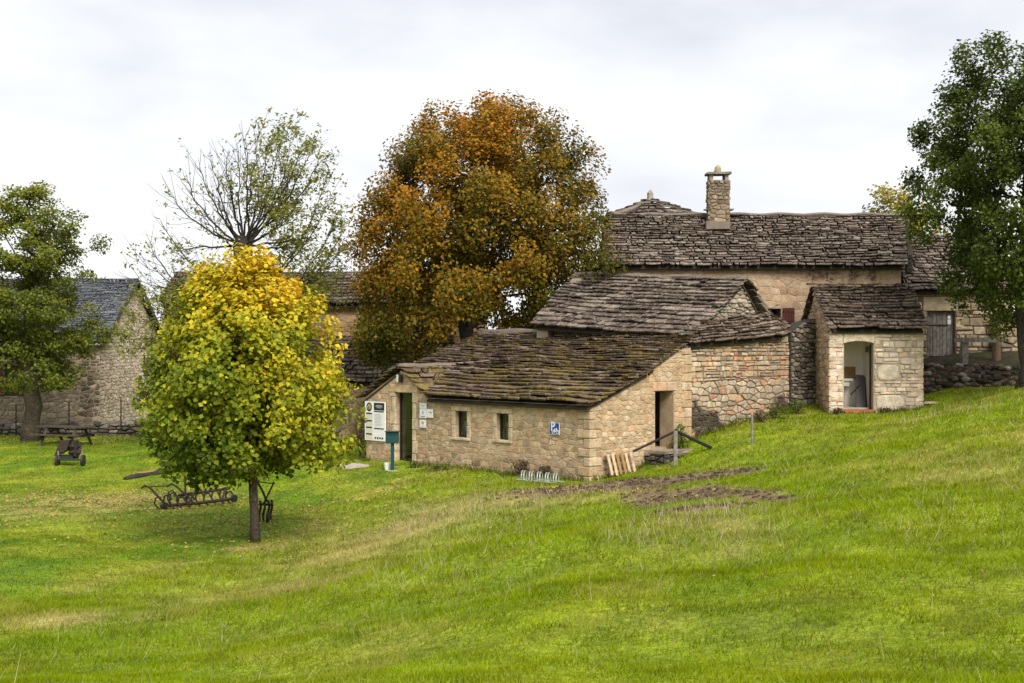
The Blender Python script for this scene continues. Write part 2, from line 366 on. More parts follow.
def cells(reg, sx, sy, coursed=0.0):
    """irregular stones filling the box of a region, as convex cells"""
    xs = [p[0] for p in reg]; ys = [p[1] for p in reg]; x0, x1, y0, y1 = min(xs), max(xs), min(ys), max(ys)
    if coursed > .5:
        res = []; y = y0
        while y < y1:
            h = sy * rnd.choice((.7, .85, 1, 1.2, 1.5)); x = x0 - rnd.uniform(0, sx); tl = rnd.uniform(-.012, .012)
            while x < x1:
                w = sx * rnd.choice((.55, .75, 1, 1.25, 1.7)); j = .02
                if rnd.random() < .16 and h > sy * .9:
                    m = y + h * rnd.uniform(.4, .6)
                    parts = [(y, m), (m, y + h)]
                else: parts = [(y, y + h)]
                for (b, t) in parts:
                    res.append([(x + rnd.uniform(-j, j), b + rnd.uniform(-j, j)), (x + w + rnd.uniform(-j, j), b + rnd.uniform(-j, j)), (x + w + rnd.uniform(-j, j), t + rnd.uniform(-j, j)), (x + rnd.uniform(-j, j), t + rnd.uniform(-j, j))])
                x += w
            y += h
        return res
    seeds = []; y = y0 - sy
    while y < y1 + sy:
        h = sy * rnd.uniform(.55, 1.5); x = x0 - sx * rnd.uniform(.3, 1.3)
        while x < x1 + sx:
            w = sx * rnd.choice((.35, .5, .7, 1.0, 1.3, 1.7)); seeds.append((x + w * rnd.uniform(.3, .7), y + h * rnd.uniform(.2, .8))); x += w
        y += h
    k = sx / sy; S = np.array([(p[0] / k, p[1]) for p in seeds]); res = []
    R = sy * 3.2
    for i, p in enumerate(S):
        if not (x0 - sx < seeds[i][0] < x1 + sx and y0 - sy < seeds[i][1] < y1 + sy): continue
        d = ((S - p) ** 2).sum(1); nb = np.where((d < R * R) & (d > 1e-9))[0]; nb = nb[np.argsort(d[nb])][:14]
        c = [(p[0] - R * .5, p[1] - R * .5), (p[0] + R * .5, p[1] - R * .5), (p[0] + R * .5, p[1] + R * .5), (p[0] - R * .5, p[1] + R * .5)]
        for j in nb:
            q = S[j]; nx, ny = q - p; c = clip(c, nx, ny, .5 * (q @ q - p @ p))
            if len(c) < 3: break
        if len(c) > 2: res.append([(a * k, b) for a, b in c])
    return res

class Building:
    def __init__(s, name, base, label, cat='building'):
        s.root = empty(name, base, label, cat); s.pieces = {}
    def core(s, O, U, regs, holes, th, mat, name='wall'):
        """wall body with its openings cut out: strips between the openings, set inwards from the face"""
        O = np.array([O[0], O[1], 0.0]); U3 = np.array([U[0], U[1], 0.0]); N_ = np.array([U[1], -U[0], 0.0]); mb = MB()
        def put(p):
            if len(p) > 2 and area(p) > 1e-4: mb.prism([O + U3 * a + np.array([0, 0, b]) for a, b in p], -N_ * th)
        for reg in regs:
            x0 = min(p[0] for p in reg); x1 = max(p[0] for p in reg)
            hs = sorted([h for h in holes if h[1] > x0 and h[0] < x1]); x = x0
            for h in hs:
                if h[0] > x: put(clip(clip(reg, -1, 0, -x), 1, 0, h[0]))
                st = clip(clip(reg, -1, 0, -max(h[0], x0)), 1, 0, min(h[1], x1))
                put(clip(st, 0, 1, h[2])); put(clip(st, 0, -1, -h[3])); x = h[1]
            if x < x1: put(clip(clip(reg, -1, 0, -x), 1, 0, x1))
        return mb.build(name, mat, s.root)
    def stones(s, wall, O, U, reg, holes, sx, sy, pal, gap=.02, relief=.025, coursed=0.0, tint=None, zmin=None, key='stone', stain=None):
        O = np.array([O[0], O[1], 0.0]); U3 = np.array([U[0], U[1], 0.0]); N_ = np.array([U[1], -U[0], 0.0]); Z3 = np.array([0, 0, 1.0])
        r2 = reg if zmin is None else clip(reg, 0, -1, -zmin)
        for c in cells(r2, sx, sy, coursed):
            c = clip_poly(c, r2)
            for h in holes:
                if len(c) > 2: c = minus_rect(c, h)
            if len(c) < 3: continue
            c = dedupe(shrink(c, gap * rnd.uniform(.2, .85)))
            if len(c) < 3 or area(c) < .0035: continue
            if len(c) > 6: c = c[:]
            p = chop(c, .11) if len(c) < 7 else c
            n = len(p); cx = sum(q[0] for q in p) / n; cy = sum(q[1] for q in p) / n; h = relief * rnd.uniform(.45, 1.35)
            tl = (rnd.uniform(-.25, .25), rnd.uniform(-.25, .25))
            def W(a, b, d): return O + U3 * a + Z3 * b + N_ * d
            vv = [W(a, b, -.03) for a, b in p] + [W(a, b, h * .55) for a, b in p]
            vv += [W(cx + (a - cx) * .86, cy + (b - cy) * .82, h + h * ((a - cx) * tl[0] + (b - cy) * tl[1]) * 2) for a, b in p] + [W(cx, cy, h * 1.15)]
            ff = []
            for i in range(n):
                j = (i + 1) % n; ff += [(i, j, j + n, i + n), (i + n, j + n, j + 2 * n, i + 2 * n), (i + 2 * n, j + 2 * n, 3 * n)]
            k = rnd.choice(pal); f = rnd.uniform(.74, 1.2); cc = np.array(k) * f
            if tint is not None: cc = tint(cx, cy, cc)
            if stain is not None:
                ab = np.array([(a, b) for a, b in p] * 3 + [(cx, cy)]); sw, sc = stain(ab[:, 0], ab[:, 1]); cc = cc[None] * (1 - sw[:, None]) + np.array(sc)[None] * sw[:, None]
            s.pieces.setdefault(key, []).append((area(p) / (O[1] + U[1] * cx) ** 2, vv, ff, cc, wall))
    def slabs(s, roof, quad, rows, width, th=.05, pal=None, sag=.03, key='roof_slab', seed=0, mix=None, lift=.0, ovl=1.6, rag=.03, gapz=.022):
        """courses of stone slabs on a quad given as eave-left, eave-right, top-right, top-left"""
        A, B, C, D = [np.array(q, float) for q in quad]
        Nn = np.cross(B - A, D - A) + np.cross(C - D, C - B) * 1.0; Nn /= np.linalg.norm(Nn)
        if Nn[2] < 0: Nn = -Nn
        Ls = (np.linalg.norm(D - A) + np.linalg.norm(C - B)) / 2
        def P(a, b): return (A * (1 - a) + B * a) * (1 - b) + (D * (1 - a) + C * a) * b
        n = rows; es = np.array([1.2 - .4 * i / max(1, n - 1) for i in range(n)]); es = es * np.array([rnd.uniform(.85, 1.15) for _ in range(n)]); es /= es.sum(); b = 0.0
        for i in range(n):
            e_ = es[i]; Lr = np.linalg.norm(P(1, b) - P(0, b))
            if Lr < .12: b += e_; continue
            a = -rnd.uniform(0, .5) * width / Lr; wob = rnd.uniform(0, 6.28)
            while a < 1 - .06 / Lr:
                w = width * rnd.choice((.4, .6, .8, 1.0, 1.3, 1.7, 2.1)) * (1.15 - .35 * i / n) / Lr
                a0 = max(a, -.05 / Lr) ; a1 = min(a + w, 1 + .05 / Lr)
                if 1 - a1 < .1 / Lr: a1 = 1 + .04 / Lr
                if (a1 - a0) * Lr > .08:
                    g_ = rnd.choice((.004, .008, .022)) / Lr; t = th * rnd.uniform(.65, 1.3); jb = rag / Ls
                    b0 = b - rnd.uniform(-.7, 1.1) * jb; bt = min(b + e_ * ovl, 1.0 + .04 / Ls); am = a0 + (a1 - a0) * rnd.uniform(.25, .45); an = a0 + (a1 - a0) * rnd.uniform(.55, .8)
                    pts = [(a0 + g_ + rnd.uniform(0, .03) / Lr, b0 + rnd.uniform(0, 1) * jb), (am, b0 + rnd.uniform(-.6, .5) * jb), (an, b0 + rnd.uniform(-.6, .5) * jb), (a1 - g_ - rnd.uniform(0, .03) / Lr, b0 + rnd.uniform(0, 1) * jb), (a1 - g_, bt), (a0 + g_, bt)]
                    roll = rnd.uniform(-.008, .008); up = rnd.uniform(-.012, .012) + (.03 if rnd.random() < .07 else 0)
                    vv = []
                    for lay in (0, 1):
                        for (q, (pa, pb)) in enumerate(pts):
                            base = P(pa, pb); sg = -sag * math.sin(math.pi * min(max(pa, 0), 1)) * math.sin(math.pi * min(max(pb, 0), 1)) * 2 + .02 * math.sin(pa * Lr * 1.3 + i * .35) + .01 * math.sin(pa * Lr * 3.1 + wob)
                            lowr = 1 if q < 4 else 0
                            d = lift + sg + lowr * ((th + gapz) * ovl + up + roll * (pa - a0) / (a1 - a0) * 2) + (t if lay else 0)
                            vv.append(base + Nn * d)
                    m = len(pts); ff = [tuple(range(m - 1, -1, -1)), tuple(m + k for k in range(m))] + [(k, (k + 1) % m, (k + 1) % m + m, k + m) for k in range(m)]
                    cc = np.array(rnd.choice(pal)) * rnd.uniform(.75, 1.2)
                    if mix is not None: cc = mix(vv[0], cc)
                    ctr = (vv[0] + vv[2]) / 2; s.pieces.setdefault(key, []).append(((a1 - a0) * Lr * e_ * Ls / ctr[1] ** 2, vv, ff, cc, roof))
                a += w
            b += e_
    def deck(s, quad, th=.06, name='roof', more=(), drop=.10):
        mb = MB()
        for q in (quad,) + tuple(more):
            A, B, C, D = [np.array(p, float) for p in q]
            Nn = np.cross(B - A, D - A) + np.cross(C - D, C - B); Nn /= np.linalg.norm(Nn)
            if Nn[2] < 0: Nn = -Nn
            poly = [A, B, C] + ([D] if np.linalg.norm(C - D) > .01 else []); ce = sum(poly) / len(poly)
            poly = [p + (ce - p) / np.linalg.norm(ce - p) * min(.16, .3 * np.linalg.norm(ce - p)) for p in poly]
            mb.prism([p - Nn * drop for p in poly], -Nn * th)
        return mb.build(name, M['deck'], s.root)
    def finish(s, mats, limit=300, stuff_names=None):
        for key, lst in s.pieces.items():
            lst.sort(key=lambda t: -t[0]); off = OFF[s.root.name]; m = mats[key]
            for (_, vv, ff, cc, par) in lst[:limit]:
                me = bpy.data.meshes.new(key); me.from_pydata((np.array(vv) - off).tolist(), [], ff); me.update()
                set_col(me, cc); link_mesh(key, me, m, par)
            rest = lst[limit:]
            if rest:
                Vs = []; Fs = []; Cs = []; n = 0
                for (_, vv, ff, cc, par) in rest:
                    Vs.extend((np.array(vv) - off).tolist()); Fs.extend([tuple(i + n for i in f) for f in ff]); Cs.extend(list(np.broadcast_to(cc, (len(vv), 3)))); n += len(vv)
                nm = (stuff_names or {}).get(key, key + '_field'); me = bpy.data.meshes.new(nm); me.from_pydata(Vs, [], Fs); me.update(); set_col(me, np.array(Cs))
                tag(link_mesh(nm, me, m, s.root), kind='stuff')

PAL_A = [(0.487, 0.341, 0.208), (0.516, 0.384, 0.252), (0.432, 0.294, 0.174), (0.498, 0.315, 0.191), (0.404, 0.294, 0.195), (0.544, 0.424, 0.293), (0.469, 0.35, 0.227), (0.498, 0.358, 0.22), (0.487, 0.35, 0.216)]
PAL_B = [(0.437, 0.304, 0.185), (0.494, 0.267, 0.154), (0.399, 0.308, 0.22), (0.323, 0.253, 0.185), (0.494, 0.396, 0.286), (0.427, 0.331, 0.229)]
PAL_C = [(0.63, 0.502, 0.389), (0.679, 0.559, 0.451), (0.548, 0.428, 0.328), (0.609, 0.45, 0.323), (0.589, 0.484, 0.389), (0.649, 0.531, 0.427)]
PAL_D = [(0.479, 0.343, 0.223), (0.442, 0.307, 0.198), (0.518, 0.383, 0.266), (0.479, 0.32, 0.202)]
PAL_K = [(.10, .09, .08), (.16, .14, .115), (.07, .064, .058), (.23, .205, .17), (.13, .11, .09)]
PAL_O = [(.50, .30, .16), (.54, .35, .20), (.44, .27, .15), (.50, .37, .25)]
SLAB = [(0.103, 0.071, 0.052), (0.128, 0.091, 0.067), (0.086, 0.059, 0.044), (0.159, 0.117, 0.087), (0.201, 0.156, 0.119), (0.097, 0.068, 0.052), (0.116, 0.084, 0.062)]
SLAB2 = [(0.115, 0.087, 0.068), (0.143, 0.111, 0.089), (0.092, 0.068, 0.055), (0.178, 0.141, 0.114), (0.23, 0.189, 0.154), (0.103, 0.078, 0.063), (0.132, 0.101, 0.081)]
def online(u, O, d):                 # where the vertical plane O + d*t meets picture column u
    k = (u - CU) / F; return (k * O[1] - O[0]) / (d[0] - k * d[1])
def dressed(Bd, O, U, a0, a1, z0, z1, name, colr, depth=.3, proud=.035, parent=None):
    O = np.array([O[0], O[1], 0.0]); U3 = np.array([U[0], U[1], 0.0]); N_ = np.array([U[1], -U[0], 0.0])
    c = O + U3 * (a0 + a1) / 2 + np.array([0, 0, (z0 + z1) / 2]) + N_ * (proud - depth / 2)
    mb = MB().box(c, (abs(a1 - a0), depth, z1 - z0), ax=(U3, -N_, np.array([0, 0, 1.0])), jit=.006)
    o = mb.build(name, M['stone_clean'], parent or Bd.root, color=np.array(colr)); bevel(o, .018); return o
def bevel(o, w=.01, seg=1):
    m = o.modifiers.new('bevel', 'BEVEL'); m.width = w; m.segments = seg; m.limit_method = 'ANGLE'
# ------------------------------------------------------------------ buildings
C2 = np.array([2.19, 40.0]); df = np.array([-.669, .743]); dr = np.array([.743, .669])
def ST(s, t, z=None):
    p = C2 + df * s + dr * t
    return p if z is None else np.array([p[0], p[1], z])
def plain(B, p, q, z0, zp, zq, mat, th=.45, name='wall', mid=None):
    p = np.array(p, float); q = np.array(q, float); l = np.linalg.norm(q - p); U = (q - p) / l
    reg = [(0, z0), (l, z0), (l, zq)] + ([(mid[0], mid[1])] if mid else []) + [(0, zp)]
    return B.core(p, U, [reg], [], th, mat, name)
WALL_DARK = lambda cx, cy, cc: cc

# ---- A: the low lean-to with the glass door
LEN = 10.6
A = Building('stone_lean_to', (*ST(4, 2.5), -4.0), 'low honey-stone building under a mossy slab roof, glass door under its small gable')
L0 = ST(LEN, 0); UF = -df
def fa(u): return online(u, L0, UF)
def fz(u, v): a = fa(u); return (CV - v) * (L0[1] + UF[1] * a) / F
def roofz(t): return -1.80 + .37 * (t + .25)
reg1 = [(0, -4.6), (3.32, -4.6), (3.32, -1.83), (1.91, -.95), (0, -1.84)]
reg2 = [(3.32, -4.6), (LEN, -4.6), (LEN, -1.80), (3.32, -1.80)]
door = (fa(395.5), fa(412.5), -3.98, fz(404, 392.5))
w1 = (fa(455.6), fa(467.2), fz(461, 437.5), fz(461, 411)); w2 = (fa(496.8), fa(508.8), fz(503, 440), fz(503, 413.5))
HF = [door, w1, w2]
wf = A.core(L0, UF, [reg1, reg2], HF, .5, M['mortar_pale'])
def tintA(cx, cy, cc):
    if cy < -3.55 and rnd.random() < .25: cc = cc * .6
    return cc
dj = .2
HS = [(door[0] - dj, door[1] + dj, -4.6, door[3] + .26), (w1[0] - .16, w1[1] + .16, w1[2] - .1, w1[3] + .16), (w2[0] - .16, w2[1] + .16, w2[2] - .1, w2[3] + .16)]
A.stones(wf, L0, UF, reg1, HS, .30, .155, PAL_A, gap=.026, relief=.011, tint=tintA, zmin=-4.1)
A.stones(wf, L0, UF, reg2, HS, .30, .155, PAL_A, gap=.026, relief=.011, tint=tintA, zmin=-4.15)
PALE = (.58, .46, .315); WARM = (.60, .42, .24)
dressed(A, L0, UF, door[0] - .28, door[1] + .3, door[3], door[3] + .25, 'lintel', WARM, depth=.5)
for side in (-1, 1):
    z = -4.05; k = 0
    while z < door[3] - .05:
        h = min(rnd.uniform(.32, .5), door[3] - z); w = .17 + .1 * (k % 2)
        x0, x1 = (door[0] - w, door[0]) if side < 0 else (door[1], door[1] + w)
        dressed(A, L0, UF, x0, x1, z + .008, z + h - .008, 'jamb_stone', np.array(PALE) * rnd.uniform(.88, 1.1), depth=.49, proud=.02 + .01 * rnd.random()); z += h; k += 1
for w in (w1, w2):
    dressed(A, L0, UF, w[0] - .18, w[1] + .2, w[3], w[3] + .15, 'window_lintel', PALE, depth=.45)
    dressed(A, L0, UF, w[0] - .17, w[1] + .17, w[2] - .09, w[2], 'window_sill', np.array(PALE) * 1.08, depth=.45, proud=.05)
    hm = (w[2] + w[3]) / 2
    for x0, x1 in ((w[0] - .17, w[0]), (w[1], w[1] + .17)):
        dressed(A, L0, UF, x0, x1, w[2] + .005, hm - .03, 'jamb_stone', np.array(PALE) * rnd.uniform(.9, 1.05), depth=.44)
        dressed(A, L0, UF, x0, x1, hm - .02, w[3] - .005, 'jamb_stone', np.array(PALE) * rnd.uniform(.9, 1.1), depth=.44, proud=.03)
def glazing(B, O, U, h, back, name='window', bars=True, fr=.05, glass=True, matf='frame'):
    O3 = np.array([O[0], O[1], 0.0]); U3 = np.array([U[0], U[1], 0.0]); N_ = np.array([U[1], -U[0], 0.0]); Z3 = np.array([0, 0, 1.0]); ax = (U3, -N_, Z3)
    def c(a, z): return O3 + U3 * a + Z3 * z - N_ * back
    a0, a1, z0, z1 = h; mb = MB()
    mb.box(c((a0 + a1) / 2, z0 + fr / 2), (a1 - a0, .06, fr), ax=ax); mb.box(c((a0 + a1) / 2, z1 - fr / 2), (a1 - a0, .06, fr), ax=ax)
    mb.box(c(a0 + fr / 2, (z0 + z1) / 2), (fr, .06, z1 - z0 - 2 * fr), ax=ax); mb.box(c(a1 - fr / 2, (z0 + z1) / 2), (fr, .06, z1 - z0 - 2 * fr), ax=ax)
    o = mb.build(name, M[matf], B.root)
    if glass: MB().box(c((a0 + a1) / 2, (z0 + z1) / 2), (a1 - a0 - 2 * fr, .012, z1 - z0 - 2 * fr), ax=ax).build('pane', M['glass'], o)
    return o
for w in (w1, w2): glazing(A, L0, UF, w, .16)
CURT = [(w1[0] + .1, w1[1] - .06, w1[2] + .05, w1[2] + .5), (w2[0] + .16, w2[1] - .06, w2[2] + .05, w2[2] + .52)]
dd = glazing(A, L0, UF, (door[0], door[1], door[2], door[3]), .2, 'door', fr=.07)
O3 = np.array([L0[0], L0[1], 0.0]); UF3 = np.array([*UF, 0.0]); NF = np.array([UF[1], -UF[0], 0.0]); Z3 = np.array([0, 0, 1.0])
def fp(a, z, d=0.0): return O3 + UF3 * a + Z3 * z + NF * d
for q in CURT: MB().box(fp((q[0] + q[1]) / 2, (q[2] + q[3]) / 2, -.26), (q[1] - q[0], .01, q[3] - q[2]), ax=(UF3, -NF, Z3)).build('curtain', M['white'], A.root)
MB().tube([fp(door[1] - .11, -2.55, -.13), fp(door[1] - .11, -2.95, -.13)], .015).build('handle', M['zinc'], dd)
for zz, s_ in ((-1.95, .22), (-2.35, .16), (-2.93, .1)):
    MB().box(fp(door[1] - .16, zz, -.185), (s_ * .7, .004, s_ * 1.3), ax=(UF3, -NF, Z3)).build('notice', M['white'] if s_ != .16 else M['grey_print'], dd)
MB().box(fp((door[0] + door[1]) / 2, -4.02, .12), (1.4, .7, .12), ax=(UF3, -NF, Z3)).build('doorstep', M['concrete'], A.root)
MB().box(fp((door[0] + door[1]) / 2, -2.9, -1.7), (2.4, .02, 1.6), ax=(UF3, -NF, Z3)).build('pale_backing', M['plaster'], A.root)  # unseen pale panel added behind the door to lighten its dark glass
# right-hand wall with its low doorway
regR = [(0.02, -4.6), (4.3, -4.6), (4.3, roofz(4.3) - .07), (0.02, roofz(0) - .07)]
rd = (online(655, C2, dr), online(673.6, C2, dr), (CV - 448) * 42.1 / F, (CV - 391) * 42.1 / F)
wr = A.core(C2, dr, [regR], [rd], .55, M['mortar_pale'])
HR = [(rd[0] - .1, rd[1] + .12, rd[3], rd[3] + .28), (rd[0] - .02, rd[1] + .02, rd[2], rd[3])]
A.stones(wr, C2, dr, regR, HR, .28, .145, PAL_A, gap=.026, relief=.014, zmin=-4.1)
dressed(A, C2, dr, rd[0] - .08, rd[0] + .5, rd[3], rd[3] + .27, 'lintel', (.56, .33, .21), depth=.5)
dressed(A, C2, dr, rd[0] + .515, rd[1] + .1, rd[3], rd[3] + .25, 'lintel', (.52, .38, .27), depth=.5, proud=.03)
# quoins on the near corner
z = -4.1; k = 0
while z < -1.85:
    h = rnd.uniform(.2, .3); la, lb = (.5, .26) if k % 2 else (.27, .48); h = min(h, -1.83 - z)
    c = np.array([*C2, z + h / 2]) + np.array([*df, 0]) * (la / 2 - .035) + np.array([*dr, 0]) * (lb / 2 - .035)
    o = MB().box(c, (la, lb, h - .018), ax=(np.array([*df, 0]), np.array([*dr, 0]), Z3), jit=.008).build('quoin', M['stone_clean'], A.root, color=np.array(rnd.choice(PAL_A)) * rnd.uniform(.95, 1.1)); bevel(o, .02); z += h; k += 1
z = -4.0; k = 0
while z < roofz(4.2) - .12:          # quoins where this wall ends
    h = rnd.uniform(.22, .32); la = .42 if k % 2 else .28; h = min(h, roofz(4.2) - .1 - z)
    dressed(A, C2, dr, 4.31 - la, 4.32, z + .01, z + h - .01, 'quoin', np.array(PAL_A[rnd.randrange(8)]), depth=.4, proud=.04); z += h; k += 1
plain(A, L0 + dr * 5.4, L0 + dr * .03, -4.6, .16, -1.85, M['mortar_pale'])
plain(A, ST(.5, 5.4), ST(LEN - .05, 5.4), -4.6, .12, .12, M['mortar_pale'])
def RA(a, t, dz=0): return ST(LEN - a, t, roofz(t) + dz)
q1 = [RA(3.3, -.25), RA(LEN + .22, -.25), RA(LEN + .22, 2.3), RA(1.91, 2.3)]
q2 = [RA(-.3, 2.3), RA(LEN + .22, 2.3), RA(LEN - .45, 5.35), RA(-.3, 5.5)]
def GA(a, t, z): return ST(LEN - a, t, z)
q3 = [GA(3.32, -.16, -1.80), GA(3.3, -.14, -1.80), GA(1.91, 2.3, -.85), GA(1.91, -.14, -.85)]
q4 = [GA(-.34, -.14, -2.0), GA(-.34, 2.3, -2.0), GA(1.91, 2.3, -.85), GA(1.91, -.14, -.85)]
ra = A.deck(q1, more=(q2, q4))
def mossy(p, cc):
    n = fbm(np.array([p[0] * .5]), np.array([p[1] * .5]), 3)[0]
    if rnd.random() < smooth(.42, .66, n) * .6: cc = cc * .6 + np.array([.12, .09, .022]) * rnd.uniform(.3, .8)
    return cc
A.slabs(ra, q1, 10, .46, .05, SLAB, mix=mossy); A.slabs(ra, q2, 17, .42, .042, SLAB, mix=mossy)
A.slabs(ra, q3, 6, .34, .04, SLAB, mix=mossy, lift=.02); A.slabs(ra, q4, 9, .36, .045, SLAB, lift=.02)
# mortared ridges
mb = MB().tube([GA(1.91, t, -.80 + .015 * math.sin(t * 5)) for t in np.linspace(-.12, 2.5, 9)], .085, 7); mb.build('ridge_capping', M['mortar_ridge'], ra)
mb = MB()
pts = [ST(s, 5.45 - .02 * s, roofz(5.45) - .03 + .02 * math.sin(s * 3)) for s in np.linspace(5.6, 10.8, 14)]; mb.tube(pts, .17, 8); mb.build('ridge_capping', M['mortar_ridge'], ra)
mb = MB().tube([RA(a, t, .1) for a, t in ((1.95, 2.35), (2.35, 2.42), (2.9, 2.55), (3.6, 2.75))], [.03, .03, .02, .01], 6); mb.build('mortar_fillet', M['mortar_grey'], ra)
A.finish({'stone': M['stone_clean'], 'roof_slab': M['slab_moss']}, stuff_names={'stone': 'wall_stones', 'roof_slab': 'roof_slabs'})

# ---- B: the gabled building rising behind it
B = Building('gabled_stone_building', (*ST(3, 7), -3.2), 'gabled stone building behind, steep slab roof with a small pale gable and pent roof')
eR, rR, rL, eL = px(688, 338, 43.9), px(742, 280, 45.6), px(575, 275, 50.9), px(531, 327, 48.4)
dv_ = (eR - eL) / np.linalg.norm(eR - eL); eR = eR + dv_ * .22; rR = rR + (rR - rL) / np.linalg.norm(rR - rL) * .22
def mir(e_, r): q = r + (r - e_) * .62; q[2] = e_[2]; return q
bR, bL = mir(eR, rR), mir(eL, rL)
pent = [px(687, 346.5, 42.7), px(785, 337, 45.75), px(764, 312, 46.4), px(702, 322, 44.3)]
pentR = [px(785, 337, 45.75), px(791, 332, 47.0), px(777, 319, 47.1), px(764, 312, 46.4)]
rb = B.deck([eL, eR, rR, rL], more=([bR, bL, rL, rR], pent, pentR))
B.slabs(rb, [eL, eR, rR, rL], 15, .40, .045, SLAB2, sag=.03); B.slabs(rb, [bR, bL, rL, rR], 7, .45, .06, SLAB2)
B.slabs(rb, pent, 9, .42, .045, SLAB, sag=.02, rag=.05); B.slabs(rb, pentR, 6, .3, .045, SLAB)
mb = MB(); mb.tube([rR * (1 - k) + rL * k + np.array([0, 0, .04 + .03 * math.sin(k * 23)]) for k in np.linspace(0, 1, 14)], .08, 6); mb.build('ridge_capping', M['mortar_ridge'], rb)
O_B = ST(.15, 0); tB = online(790, O_B, dr)
regB = [(4.26, -4.2), (tB, -4.2), (tB, .2), (4.26, -.14)]
wb = B.core(O_B, dr, [regB], [], .5, M['mortar_dark'])
def tintB(cx, cy, cc):
    if cy > -1.0 and cx < 7.2 and rnd.random() < .38: cc = np.array(rnd.choice([(.54, .29, .17), (.55, .37, .23), (.54, .41, .27), (.58, .45, .30)])) * rnd.uniform(.85, 1.1)
    elif cy < -1.3: cc = cc * .95 + .02
    return cc
def stainB(x, y):
    n = fbm(x * 2.2 + 5, y * 2.2 + 9, 91, 5); a = np.exp(-((x - 5.0) / 1.2) ** 2 - ((y + 2.55) / .75) ** 2); b = .75 * np.exp(-((x - 8.9) / .7) ** 2 - ((y + 2.0) / .6) ** 2); c = np.exp(-((y + 2.9) / .3) ** 2) * .4
    return .92 * smooth(.32, .60, np.maximum(np.maximum(a, b), c) * .80 + 1.1 * (fbm(x * 4.1 + 2, y * 4.1, 92, 4) - .5) + .7 * (n - .5)), (.03, .024, .018)
B.stones(wb, O_B, dr, [(4.26, -1.25), (tB, -1.1), (tB, .2), (4.26, -.14)], [], .25, .13, PAL_B, gap=.028, relief=.035, coursed=1, tint=tintB, stain=stainB)
B.stones(wb, O_B, dr, [(4.26, -3.6), (tB, -3.2), (tB, -1.1), (4.26, -1.25)], [], .33, .17, PAL_B, gap=.026, relief=.035, tint=tintB, stain=stainB)
O_G = ST(.72, 0)
regG = [(4.6, -1.0), (9.4, -1.0), (9.15, -.1), (7.62, 1.78), (5.0, -.1)]
wg = B.core(O_G, dr, [regG], [], .4, M['mortar_ridge'])
PAL_G = [(.36, .32, .26), (.44, .38, .30), (.22, .19, .155), (.30, .265, .205), (.40, .32, .24)]
B.stones(wg, O_G, dr, [(5.3, .1), (9.0, .1), (7.62, 1.76)], [], .24, .13, PAL_G, gap=.03, relief=.06)
t0, t1 = online(741, O_G, dr), online(765, O_G, dr)
dressed(B, O_G, dr, t0, t1, .76, .85, 'ledge_slab', (.20, .165, .14), depth=.5, proud=.22)
dressed(B, O_G, dr, t0 + .02, t1 - .3, .42, .75, 'blocked_opening', (.55, .45, .37), depth=.3, proud=.05)
dressed(B, O_G, dr, t0 - .75, t1 - .9, .28, .43, 'ledge_slab', (.36, .31, .28), depth=.4, proud=.3)
plain(B, ST(8.3, 5.5), ST(.75, 5.5), -4.5, .36, .02, M['mortar_grey'])
plain(B, (bL[0] + .2, bL[1] - .2), (eL[0] + .2, eL[1] + .1), -4.5, bL[2] - .1, eL[2] - .1, M['mortar_grey'], mid=(np.linalg.norm((bL - eL)[:2]) / 2 - .1, rL[2] - .15))
plain(B, (bR[0], bR[1] - .3), (bL[0] + .3, bL[1] - .3), -3, bR[2] - .05, bL[2] - .05, M['mortar_grey'])
pe = ST(.15, tB); plain(B, pe + df * -.0 + dr * .0, (pe[0] + .35, pe[1] + 1.4), -4.2, .15, .25, M['mortar_dark'], th=.4)
B.finish({'stone': M['stone'], 'roof_slab': M['slab']}, stuff_names={'stone': 'wall_stones', 'roof_slab': 'roof_slabs'})

# ---- the dark lichen-covered stub wall between B and the cabin
K = Building('stone_stub_wall', (9.5, 46.6, -2.4), 'black lichen-covered dry stone stub wall left of the doored cabin', 'wall')
p0 = np.array([9.06, 46.25]); p1 = np.array([10.02, 47.0]); ld = np.linalg.norm(p1 - p0); ud = (p1 - p0) / ld
regK = [(0, -3.2), (ld, -3.2), (ld, .75), (ld * .5, .62), (0, .3)]
wk = K.core(p0, ud, [regK], [], .45, M['mortar_black'])
K.stones(wk, p0, ud, regK, [], .24, .13, [(.17, .14, .11), (.24, .2, .16), (.09, .075, .06), (.3, .25, .2), (.13, .105, .08)], gap=.028, relief=.06, zmin=-2.6)
K.finish({'stone': M['stone']})

# ---- C: the little cabin
Cb = Building('stone_cabin', (11.5, 46.5, -2.2), 'small pale stone cabin with an open arched doorway and slab roof')
x0, x1 = 10.06, 13.0; Yc = 45.0
regC = [(0, -2.9), (x1 - x0, -2.9), (x1 - x0, .34), (0, .34)]
hd = ((844 - CU) * Yc / F - x0, (873.5 - CU) * Yc / F - x0, (CV - 411.5) * Yc / F, (CV - 341.5) * Yc / F)
wc = Cb.core((x0, Yc), (1, 0), [regC], [hd], .38, M['mortar_cabin'])
hs = (hd[0] - .3, hd[1] + .02, hd[3] - .02, .34); hj = (hd[0] - .02, hd[1] + .02, hd[2], hd[3] + .01)
big = [(hd[1] + .1, hd[1] + .82, -1.25, -.72), (hd[1] + .06, hd[1] + .98, -2.2, -1.68)]
Cb.stones(wc, (x0, Yc), (1, 0), regC, [hj, hs] + [(b[0] - .01, b[1] + .01, b[2] - .01, b[3] + .01) for b in big], .30, .15, PAL_C, gap=.026, relief=.04, coursed=1, zmin=-2.5)
